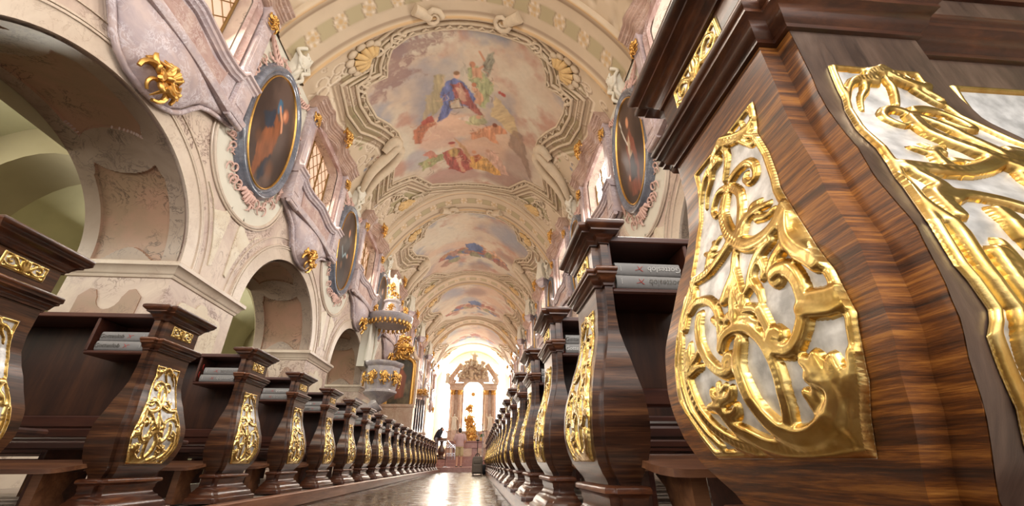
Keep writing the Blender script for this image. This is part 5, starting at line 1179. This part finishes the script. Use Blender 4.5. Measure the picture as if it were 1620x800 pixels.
# ------------------------------------------------------------------ pulpit
PX, PY = -3.74, 16.35
t = thing('pulpit', 'grey marble pulpit with gilded reliefs and canopy on the left wall above the pews', 'pulpit', (PX, PY, 0))
mb = MB().lathe([(0, 2.3), (.12, 2.32), (.28, 2.42), (.40, 2.56), (.52, 2.62), (.60, 2.70), (.60, 2.76), (.54, 2.80), (.56, 2.9), (.60, 3.1), (.62, 3.5), (.63, 3.62), (.70, 3.68), (.74, 3.74), (.74, 3.80), (.66, 3.82), (.5, 3.82)], 24)
mb.v = [(x*(1+.05*math.cos(8*math.atan2(y, x))), y*(1+.05*math.cos(8*math.atan2(y, x))), z) for x, y, z in mb.v]; mb.build('basket', 'pulpit_marble', t, 40)
for a in (-150, -110, -70, -30, 10):
    g = MB(); r_ = math.radians(a); g.merge(leaf_cluster(.42, .55, .10, a), fn=lambda x, y, z: ((.62+x)*math.cos(r_)-y*math.sin(r_), (.62+x)*math.sin(r_)+y*math.cos(r_), 3.18+z)); g.build('gilded_relief', 'gilding', t, 60)
mb = MB(); mb.tube([(-.9, 0, 2.25), (-.35, 0, 2.1), (0, 0, 2.35)], [.3, .22, .3], 12); mb.build('bracket', 'pulpit_marble', t, 60)
mb = MB().box(-.90, -.62, -.5, .5, 3.6, 5.6); mb.tube([(-.6, -.5, 3.8), (-.55, -.55, 4.6), (-.6, -.45, 5.4)], .06, 8); mb.tube([(-.6, .5, 3.8), (-.55, .55, 4.6), (-.6, .45, 5.4)], .06, 8); mb.build('back_wall', 'field_plaster', t, 40)
mb = MB().lathe([(0, 5.45), (.5, 5.42), (.74, 5.36), (.80, 5.40), (.86, 5.50), (.92, 5.56), (.94, 5.66), (.86, 5.70), (.70, 5.76), (.42, 5.86), (.34, 6.0), (.30, 6.25), (.36, 6.32), (.36, 6.38), (0, 6.40)], 24); mb.build('canopy', 'pulpit_marble', t, 40)
mb = MB()
for i in range(28):
    a = 2*math.pi*i/28; mb.ell((.84*math.cos(a), .84*math.sin(a), 5.34), (.06, .06, .11), 7, 6); mb.ell((.82*math.cos(a+.11), .82*math.sin(a+.11), 5.24), (.02, .02, .05), 6, 4)
mb.build('gilded_fringe', 'gilding', t, 60)
for a in (-140, -80, -20, 40): 
    mb = MB(); r_ = math.radians(a); mb.merge(leaf_cluster(.34, .36, .14, a), fn=lambda x, y, z: ((.62+x)*math.cos(r_)-y*math.sin(r_), (.62+x)*math.sin(r_)+y*math.cos(r_), 5.88+z)); mb.build('gilded_finial', 'gilding', t, 60)
t2 = thing('statue', 'angel statue in white and gold standing on top of the pulpit canopy', 'statue', (PX, PY, 6.40), -1.1)
link('figure', STAT[1], t2); mb = MB(); mb.merge(leaf_cluster(.6, .5, .3, 11, 12), fn=lambda x, y, z: (x, y, z+.15)); mb.merge(leaf_cluster(.4, .5, .2, 12, 8), fn=lambda x, y, z: (x+.1, y-.15, z+.5)); mb.build('gilded_drapery', 'gilding', t2, 60)
# gilded side altar beyond the pulpit and the choir organ
t = thing('side_altar', 'side altar retable with gilded arched frame and dark picture, left beyond the pulpit', 'altar', (-3.8, 20.6, 0), 0)
mb = MB().box(-.75, .75, -.1, .35, .66, 2.7).box(-.78, .78, -.14, .38, 2.7, 2.82); mb.build('base', 'altar_marble', t, 30)
ap = [(-.62, 2.82), (-.62, 4.6)]+arcpts(0, 4.6, .62, .45, 180, 0, 14)[1:]+[(.62, 2.82)]
mb = MB(); mb.sweep([(-.10, 0), (-.10, .06), (-.05, .10), (0, .08), (.05, .10), (.08, .04), (.08, 0)], [(a, -.02, b) for a, b in ap], (0, -1, 0)); mb.build('gilded_frame', 'gilding', t, 50)
gx, gzz = np.meshgrid(np.linspace(-.6, .6, 40), np.linspace(2.84, 5.0, 60), indexing='ij'); P = Paint(gx.ravel(), gzz.ravel()/1.8, lin(.24, .22, .16)); nn = fbm(P.X*3, P.Y*3); P.mix((nn-.45)*4, lin(.45, .38, .26)); P.poly([(-.2, 1.7), (.2, 1.75), (.25, 2.3), (0, 2.5), (-.2, 2.3)], lin(.55, .30, .2), .05, .9, fold=.5); P.blob(0, 2.55, .1, .08, lin(.8, .6, .45))
painted_mesh('canvas', np.stack([gx, np.full(gx.shape, .02), np.where(gzz > 4.6, np.minimum(gzz, 4.6+.42*np.sqrt(np.clip(1-(gx/.62)**2, 0, 1))), gzz)], -1).reshape(-1, 3), 40, 60, P.c, 'oil_paint', t)
mb = MB(); mb.box(-.8, -.68, .0, .2, 2.82, 4.9).box(.68, .8, .0, .2, 2.82, 4.9); mb.tube(smoothpath([(-.8, .05, 4.9), (-.6, .05, 5.05), (-.4, .05, 5.5), (0, .05, 5.75), (.4, .05, 5.5), (.6, .05, 5.05), (.8, .05, 4.9)]), .10, 8); mb.box(-.45, .45, .0, .12, 4.9, 5.6); mb.build('gable', 'altar_marble', t, 40)
mb = MB(); mb.merge(leaf_cluster(1.0, .8, .2, 21, 14), fn=lambda x, y, z: (y, -.1-x, 5.35+z)); mb.merge(leaf_cluster(.9, .5, .2, 22, 12), fn=lambda x, y, z: (y, -.05-x, 5.85+z)); mb.build('gilded_crest', 'gilding', t, 60)
t = thing('choir_organ', 'choir organ with dark slim pipes and gilded carving, left beyond the side altar', 'organ', (-3.65, 24.6, .66), 0)
mb = MB().box(-.7, .7, 0, .6, 0, 1.1).box(-.78, .78, -.06, .66, 1.1, 1.2).box(-.7, -.62, 0, .6, 1.2, 3.1).box(.62, .7, 0, .6, 1.2, 3.1).box(-.8, .8, -.08, .66, 3.1, 3.25); mb.build('case', 'altar_marble', t, 30)
for i in range(9):
    mb = MB().lathe([(.0, 1.2), (.02, 1.22), (.055, 1.42), (.055, 3.0-.03*abs(i-4)), (0, 3.0-.03*abs(i-4))], 10, (-.52+.13*i, .06, 0)); mb.build('pipe', 'organ_pipe', t, 40)
mb = MB()
for i in range(6): mb.merge(leaf_cluster(.34, .34, .12, 30+i), fn=lambda x, y, z, i=i: (-.6+.24*i+y, -.06-x, 3.3+z))
mb.build('gilded_carving', 'gilding', t, 60)
# ------------------------------------------------------------------ high altar
AY = 43.2; t = thing('high_altar', 'towering baroque high altar with columns, gable and gold sunburst in the bright apse', 'altar', (-.55, AY, .66))
mb = MB().box(-2.5, 2.5, 0, 1.4, 0, 1.0).box(-2.4, 2.4, .1, 1.3, 1.0, 2.35).box(-2.55, 2.55, -.05, 1.4, 2.35, 2.5)
for x in (-2.05, -1.35, 1.35, 2.05): mb.box(x-.26, x+.26, -.2, .3, 1.0, 2.4)
mb.build('base', 'altar_marble', t, 30)
for x in (-2.05, -1.35, 1.35, 2.05):
    mb = MB().lathe([(.25, 2.5), (.25, 2.58), (.20, 2.62), (.19, 2.7), (.20, 3.6), (.165, 5.75), (.17, 5.8), (.19, 5.84)], 20, (x, .05, 0)); c_ = mb.build('column', 'altar_marble', t, 40)
    mb = MB().lathe([(.17, 5.84), (.20, 5.95), (.18, 6.05), (.27, 6.22), (.28, 6.28)], 16, (x, .05, 0))
    for i in range(8): a = i*math.pi/4; mb.tube([(x+.17*math.cos(a), .05+.17*math.sin(a), 5.86), (x+.26*math.cos(a), .05+.26*math.sin(a), 6.05), (x+.3*math.cos(a), .05+.3*math.sin(a), 6.0)], [.04, .04, .02], 5)
    mb.build('capital', 'gilding', c_, 60)
mb = MB()
for q in (-1, 1):
    a, b = sorted((q*1.02, q*2.4)); plan_loft(mb, rect_plan(a, b, -.25, .6), [(0, 6.28), (0, 6.42), (.03, 6.44), (.03, 6.5), (0, 6.52), (0, 6.72), (.06, 6.78), (.12, 6.84), (.14, 6.92), (0, 6.95)])
mb.box(-2.35, -.98, .4, .9, 2.5, 6.9).box(.98, 2.35, .4, .9, 2.5, 6.9)
n = 20
mb.loft([[(1.0*r*math.cos(th_), y, 6.3+.85*r*math.sin(th_)) for r, y in ((1.0, .0), (1.35, .0), (1.35, .7), (1.0, .7))] for th_ in [math.pi*i/n for i in range(n+1)]])
mb.build('entablature', 'altar_marble', t, 40)
mb = MB(); mb.loft([[(r*1.0*math.cos(th_), y, 7.1+r*1.20*math.sin(th_)) for r, y in ((.0, .1), (1.62, .1), (1.62, .7), (.0, .7))] for th_ in [math.pi*i/n for i in range(n+1)]])
for q in (-1, 1):
    mb.tube(smoothpath([(q*2.4, .2, 7.0), (q*2.3, .2, 7.5), (q*2.05, .2, 7.9), (q*1.7, .2, 8.4), (q*1.3, .2, 8.9)]), .26, 10)
    p = cscroll(.3, 1.3, q); mb.tube([(q*2.15+x, .1, 7.3+z) for x, z in p], [.12-.006*j for j in range(13)], 8)
mb.build('gable', 'altar_marble', t, 40)
mb = MB(); r = random.Random(5)
for i in range(80):
    a = r.uniform(.1, 3.04); rr = r.uniform(.2, 1.5); mb.ell((rr*1.1*math.cos(a), -.1-r.uniform(0, .2), 7.35+rr*1.35*math.sin(a)), (r.uniform(.12, .24), .15, r.uniform(.1, .2)), 9, 7)
mb.build('stucco_clouds', 'stucco', t, 60)
for i in range(8):
    a = math.pi*(.08+.84*i/7); x, z = 1.45*math.cos(a), 7.4+1.55*math.sin(a); mb = MB()
    mb.ell((x, -.32, z), (.10, .10, .16), 10, 8); mb.ell((x, -.36, z+.23), (.08, .08, .09), 10, 8); limb(mb, [(x+.08, -.34, z+.1), (x+.22, -.4, z+.12)], [.045, .03], 6); limb(mb, [(x-.08, -.34, z+.1), (x-.2, -.4, z+.02)], [.045, .03], 6); limb(mb, [(x, -.34, z-.1), (x+.08, -.42, z-.28)], [.06, .035], 6); limb(mb, [(x-.05, -.34, z-.1), (x-.12, -.42, z-.3)], [.06, .035], 6)
    link('cherub', remesh(mb, 'cherub', .03, 'white_stucco'), t)
mb = MB()
for i in range(20):
    a = 2*math.pi*i/20; L = .62 if i % 2 else .42; mb.tube([(0, .05, 5.9), (L*math.cos(a), .05, 5.9+L*math.sin(a))], [.035, .006], 5)
mb.ell((0, .03, 5.9), (.14, .08, .14), 12, 8); mb.build('sunburst', 'gilding', t, 60)
wo = MB(); wp = [(-.95, 3.2), (-.95, 6.2)]+arcpts(0, 6.2, .95, .85, 180, 0, 16)[1:]+[(.95, 3.2)]
me = plate(wp, [], .04, 'p', 'altar_window', lambda a_, b_, c_: (a_, .75+c_, b_)); link('lit_glass', me, t)
mb = MB(); mb.merge(leaf_cluster(1.1, 1.2, .4, 55, 20), fn=lambda x, y, z: (y-.25, -.1-x, 3.3+z)); mb.merge(leaf_cluster(.8, .9, .4, 56, 16), fn=lambda x, y, z: (y-.3, .1-x, 4.5+z)); mb.box(-.6, .1, .0, .1, 2.5, 3.6).box(-.4, .4, -.25, .1, 1.5, 2.9); mb.merge(leaf_cluster(1.0, 1.3, .3, 57, 14), fn=lambda x, y, z: (y, -.25-x, 2.2+z)); mb.build('gilded_tabernacle', 'gilding', t, 60)
for i, (x, z, y) in enumerate(((-2.75, 7.0, .2), (2.35, 7.0, .2))):
    t2 = thing('statue', 'stucco angel statue on the '+('left' if x < 0 else 'right')+' shoulder of the high altar gable', 'statue', (-.55+x*.98, AY+y, z+.62), -1.57); link('figure', STAT[i], t2)
t2 = thing('statue', 'stucco figure crowning the top of the high altar', 'statue', (-.55, AY+.35, .66+8.74), -1.57); link('figure', STAT[0], t2).scale = (1.25, 1.25, 1.25)
for i, (x, z) in enumerate(((-1.75, 2.5), (1.75, 2.5))):
    t2 = thing('statue', 'gilt and stucco saint statue between the '+('left' if x < 0 else 'right')+' pair of high altar columns', 'statue', (-.55+x, AY-.35, z+.66-.0), -1.57); f_ = link('figure', STAT[i+1], t2); f_.scale = (1.2, 1.2, 1.2)
    MB().cbox(-.22, .28, -.24, .24, -.0-2.5, 0, .02).build('pedestal', 'altar_marble', t2, 30)
# people's altar table, candlesticks, flowers
t = thing('altar_table', 'reddish marble altar table with broad fascia across the chancel', 'altar table', (-.57, 25.2, .66))
mb = MB().cbox(-.95, .95, -.45, .45, .70, .78, .02); mb.build('table_top', 'red_marble', t)
MB().cbox(-.88, .88, -.40, .40, .42, .70, .01).build('fascia', 'red_marble', t)
for x in (-.6, .45): 
    mb = MB(); plan_loft(mb, rect_plan(x-.16, x+.16, -.3, .3), [(.04, 0), (.04, .06), (0, .08), (0, .42)]); mb.build('leg', 'red_marble', t, 40)
MB().box(-.9, .9, -.46, .2, .782, .786).build('altar_cloth', 'field_plaster', t)
for i, x in enumerate((-1.05, -.15)):
    t = thing('candlestick', 'gilded candlestick with white candle, '+('left' if i == 0 else 'right')+' one on the altar table', 'candlestick', (x+.15, 25.3, 1.446))
    MB().lathe([(0, 0), (.07, 0), (.07, .02), (.02, .04), (.02, .12), (.035, .14), (.015, .17), (.015, .25), (.04, .27), (0, .28)], 12).build('stick', 'gilding', t); MB().lathe([(.012, .27), (.012, .5), (0, .5)], 8).build('candle', 'field_plaster', t)
t = thing('flower_arrangement', 'small vase of pink and green flowers at the right end of the altar table', 'flowers', (.22, 25.1, 1.446))
MB().lathe([(0, 0), (.06, 0), (.08, .08), (.05, .16), (.06, .18)], 12).build('vase', 'gilding', t)
mb, m2 = MB(), MB(); r = random.Random(3)
for i in range(30): a = r.uniform(0, 6.3); q = r.uniform(0, .16); mb.ell((q*math.cos(a), q*math.sin(a), .22+r.uniform(0, .14)), (.05, .03, .02), 6, 4); 
for i in range(14): a = r.uniform(0, 6.3); q = r.uniform(0, .15); m2.ell((q*math.cos(a), q*math.sin(a), .30+r.uniform(0, .12)), (.03, .03, .03), 7, 5)
mb.build('leaves', 'leaf_green', t); m2.build('blossoms', 'petal', t)
t = thing('lectern', 'dark carved lectern beside the man in black on the chancel step', 'lectern', (-1.85, 23.6, .51))
MB().lathe([(0, 0), (.26, 0), (.26, .06), (.16, .1), (.13, .2), (.2, .35), (.17, .5), (.09, .62), (.08, .8), (.14, .86), (0, .88)], 8).build('foot', 'dark_veneer', t, 30)
mb = MB(); mb.loft([[(-.25, -.15, .86), (.25, -.15, .86), (.25, .2, 1.0), (-.25, .2, 1.0)], [(-.25, -.15, .90), (.25, -.15, .90), (.25, .2, 1.04), (-.25, .2, 1.04)]]); mb.build('desk', 'dark_veneer', t)
t = thing('scroll_rail', 'silvery wrought scroll railing right of the lectern', 'railing', (-1.50, 23.62, .51)); mb = MB()
for i in range(3):
    for q in (-1, 1): mb.tube([(.0+.15*i+x, 0, .25+.18*(q+1)+z) for x, z in cscroll(.10, 1.2, q)], .014, 6)
    mb.tube([(.07+.15*i, 0, 0), (.07+.15*i, 0, .75)], .014, 6)
mb.tube(smoothpath([(-.05, 0, .9), (.1, 0, .75), (.3, 0, .6), (.45, 0, .3)]), .02, 6); mb.build('scrollwork', 'chrome', t, 60)
for i, (x, y, z, h) in enumerate(((-1.47, 21.6, .19, 1.0), (.28, 20.9, .19, 1.45), (.27, 24.0, .66, 1.5))):
    t = thing('microphone_stand', ['thin stand left of the visitor in shorts', 'thin tall stand by the right-hand pews beyond the suitcase', 'thin stand at the right end of the altar table'][i], 'stand', (x, y, z))
    MB().lathe([(0, 0), (.11, 0), (.11, .015), (.012, .03), (.010, h), (0, h)], 12).build('pole', 'chrome' if i else 'iron', t); mb = MB(); mb.tube([(0, 0, h), (-.05, 0, h+.08)], .018, 8); mb.build('microphone', 'iron', t)
# choir benches and panelling along the chancel
for s in (-1, 1):
    t = thing('choir_stall', 'brown choir stall bench along the '+SIDE[s]+' side of the chancel', 'bench', (XC+s*3.35, 31, .66))
    MB().cbox(-.3, .3, -4, 4, .4, .46, .01).build('seat', 'bench_wood', t); MB().cbox(s*.3-.04, s*.3+.04, -4, 4, 0, 1.5, .01).build('backrest', 'board_wood', t); MB().cbox(-.3, .3, -4, -3.9, 0, .8, .01).cbox(-.3, .3, 3.9, 4, 0, .8, .01).build('end_panel', 'bench_wood', t)
# ------------------------------------------------------------------ people and luggage
def hand(mb, p, d, s, side):
    # palm at p pointing along d
    d = Vector(d).normalized(); u = Vector((0, 0, 1)).cross(d); u = u.normalized() if u.length > .01 else Vector((1, 0, 0)); p = Vector(p)
    mb.tube([p, p+d*.045*s, p+d*.085*s], [.024*s, .036*s, .032*s], 8)
    for i, L in enumerate((.062, .072, .068, .052)):
        b = p+d*.08*s+u*(i-1.5)*.018*s; mb.tube([b, b+d*L*.5*s, b+d*L*.85*s+Vector((0, 0, -.02*s))], [.0095*s, .009*s, .0075*s], 6)
    b = p+d*.02*s+u*side*.03*s; mb.tube([b, b+u*side*.03*s+d*.03*s, b+u*side*.035*s+d*.06*s], [.012*s, .011*s, .009*s], 6)
def head(mb, c, tilt=0, s=1.0, face=(0, 1)):
    fx, fy = face; cx, cy, cz = c
    mb.ell((cx, cy, cz), (.078*s, .092*s, .112*s), 16, 12); mb.ell((cx+fx*.03, cy+fy*.03, cz-.06*s), (.055*s, .06*s, .055*s), 12, 8); mb.ell((cx+fx*.098*s, cy+fy*.098*s, cz-.012*s), (.014*s, .014*s, .022*s), 8, 6)
    mb.ell((cx+fx*.085*s, cy+fy*.085*s, cz-.058*s), (.024*s, .018*s, .008*s), 8, 5)
    for q in (-1, 1): mb.ell((cx+q*fy*.08*s, cy+q*fx*.08*s, cz-.01*s), (.014*s, .014*s, .03*s), 8, 6); mb.ell((cx+fx*.082+q*fy*.03*s, cy+fy*.082+q*fx*.03*s, cz+.012*s), (.013*s, .01*s, .009*s), 8, 5)
# visitor in plaid shirt, seen from behind
t = thing('person', 'person in plaid shirt and khaki shorts standing with back turned before the altar', 'person', (-.84, 21.75, .19))
mb = MB(); head(mb, (0, .03, 1.57)); limb(mb, [(0, 0, 1.46), (0, -.01, 1.38)], [.055, .065])
mb.loft([[(w*math.cos(a), d*math.sin(a), z) for a in [2*math.pi*i/20 for i in range(20)]] for z, w, d in ((.84, .15, .11), (.95, .165, .12), (1.1, .15, .105), (1.25, .175, .115), (1.36, .19, .10), (1.42, .10, .07))])
for q in (-1, 1):
    limb(mb, [(q*.19, 0, 1.37), (q*.26, -.02, 1.1), (q*.17, .14, .95)], [.055, .042, .028]); hand(mb, (q*.16, .16, .945), (-q*.3, 1, -.1), 1, q)
    limb(mb, [(q*.09, 0, .88), (q*.10, .01, .48), (q*.10, -.02, .09)], [.092, .058, .038]); limb(mb, [(q*.10, -.05, .05), (q*.105, .14, .03)], [.04, .032])
link('body', remesh(mb, 'body', .012, 'skin', smooth=1), t)
mb = MB(); mb.loft([[(w*math.cos(a)*(1+.03*math.sin(5*a+z*9)), d*math.sin(a), z) for a in [2*math.pi*i/28 for i in range(28)]] for z, w, d in ((.86, .205, .155), (.95, .20, .15), (1.1, .19, .14), (1.25, .205, .14), (1.36, .21, .12), (1.42, .13, .09), (1.44, .075, .075))])
for q in (-1, 1): limb(mb, [(q*.18, 0, 1.37), (q*.245, -.012, 1.18)], [.075, .07])
link('shirt', remesh(mb, 'shirt', .014, 'plaid_cloth', smooth=1), t)
mb = MB(); mb.ell((0, 0, .86), (.19, .14, .10), 16, 10)
for q in (-1, 1): limb(mb, [(q*.09, 0, .86), (q*.105, .005, .52)], [.105, .095])
link('shorts', remesh(mb, 'shorts', .014, 'khaki_cloth', smooth=1), t)
mb = MB(); mb.ell((0, .0, 1.605), (.09, .095, .09), 16, 10); mb.ell((0, -.03, 1.56), (.08, .075, .09), 14, 8); mb.build('hair', 'hair', t, 60)
for q in (-1, 1): mb = MB(); mb.cbox(q*.105-.05, q*.105+.05, -.10, .18, 0, .03, .01); mb.tube([(q*.105-.05, .08, .03), (q*.105, .08, .075), (q*.105+.05, .08, .03)], .012, 6); mb.build('sandal', 'rubber', t, 40)
# man in black leaning over
t = thing('person', 'person in black shirt and grey trousers leaning forward at the left of the chancel', 'person', (-2.15, 23.9, .66))
mb = MB(); head(mb, (.26, .02, 1.30), face=(1, 0)); limb(mb, [(.0, 0, .84), (.08, 0, 1.05), (.16, 0, 1.20), (.21, .0, 1.24)], [.14, .145, .13, .055])
for q in (-1, 1):
    limb(mb, [(.14, q*.17, 1.17), (.16, q*.22, .92), (.33, q*.14, .86)], [.052, .040, .028]); hand(mb, (.34, q*.13, .86), (1, 0, -.2), 1, q)
    limb(mb, [(0, q*.09, .82), (.02, q*.10, .45), (-.03, q*.10, .08)], [.095, .06, .042]); limb(mb, [(-.05, q*.10, .05), (.13, q*.10, .04)], [.042, .034])
link('body', remesh(mb, 'body', .012, 'skin', smooth=1), t)
mb = MB(); limb(mb, [(-.01, 0, .86), (.07, 0, 1.05), (.15, 0, 1.19)], [.165, .175, .155])
for q in (-1, 1): limb(mb, [(.14, q*.17, 1.17), (.155, q*.215, .94), (.25, q*.17, .89)], [.07, .058, .045])
link('shirt', remesh(mb, 'shirt', .014, 'black_cloth', smooth=1), t)
mb = MB(); mb.ell((0, 0, .82), (.14, .18, .11), 14, 8)
for q in (-1, 1): limb(mb, [(0, q*.09, .82), (.02, q*.10, .45), (-.03, q*.10, .10)], [.115, .08, .07])
link('trousers', remesh(mb, 'trousers', .014, 'grey_cloth', smooth=1), t)
mb = MB(); mb.ell((.235, .02, 1.33), (.095, .09, .095), 16, 10); mb.build('hair', 'hair', t, 60)
for q in (-1, 1): mb = MB(); mb.cbox(-.10, .18, q*.10-.05, q*.10+.05, 0, .08, .025); mb.build('shoe', 'rubber', t, 40)
# trolley suitcase
t = thing('suitcase', 'grey-brown soft trolley suitcase with raised black handle standing in the aisle', 'suitcase', (.03, 15.1, 0))
mb = MB(); mb.loft([[(w*sx, d*sy, z) for sx, sy in ((-1, -.8), (-.85, -1), (.85, -1), (1, -.8), (1, .8), (.85, 1), (-.85, 1), (-1, .8))] for z, w, d in ((.03, .16, .11), (.05, .175, .125), (.30, .175, .125), (.46, .165, .115), (.52, .14, .10), (.54, .10, .07))]); mb.build('shell', 'suitcase_cloth', t, 40)
mb = MB().cbox(-.14, .14, -.16, -.115, .06, .30, .02); mb.build('front_pocket', 'suitcase_cloth', t); mb = MB().cbox(-.12, .12, -.145, -.11, .33, .44, .015); mb.build('front_pocket', 'suitcase_cloth', t)
mb = MB(); mb.tube([(-.01, .09, .5), (-.01, .09, 1.02)], .012, 8); mb.tube([(-.06, .09, 1.03), (.04, .09, 1.03)], .018, 8); mb.build('pull_handle', 'iron', t)
mb = MB(); mb.tube(smoothpath([(-.07, 0, .53), (-.05, 0, .60), (.03, 0, .62), (.07, 0, .53)]), .014, 6); mb.build('carry_handle', 'rubber', t)
for x in (-.13, .13):
    for y in (-.08, .08): mb = MB(); mb.lathe([(0, -.015), (.028, -.015), (.028, .015), (0, .015)], 12); mb.v = [(z+x, y_+y, x_+.028) for x_, y_, z in mb.v]; mb.build('wheel', 'rubber', t)
t = thing('shoulder_bag', 'small black bag leaning behind the suitcase', 'bag', (.25, 15.35, 0)); MB().cbox(-.07, .07, -.1, .1, .0, .30, .04).build('pouch', 'rubber', t, 60); mb = MB(); mb.tube(smoothpath([(-.05, 0, .28), (-.04, 0, .4), (.04, 0, .4), (.05, 0, .28)]), .01, 6); mb.build('strap', 'rubber', t)
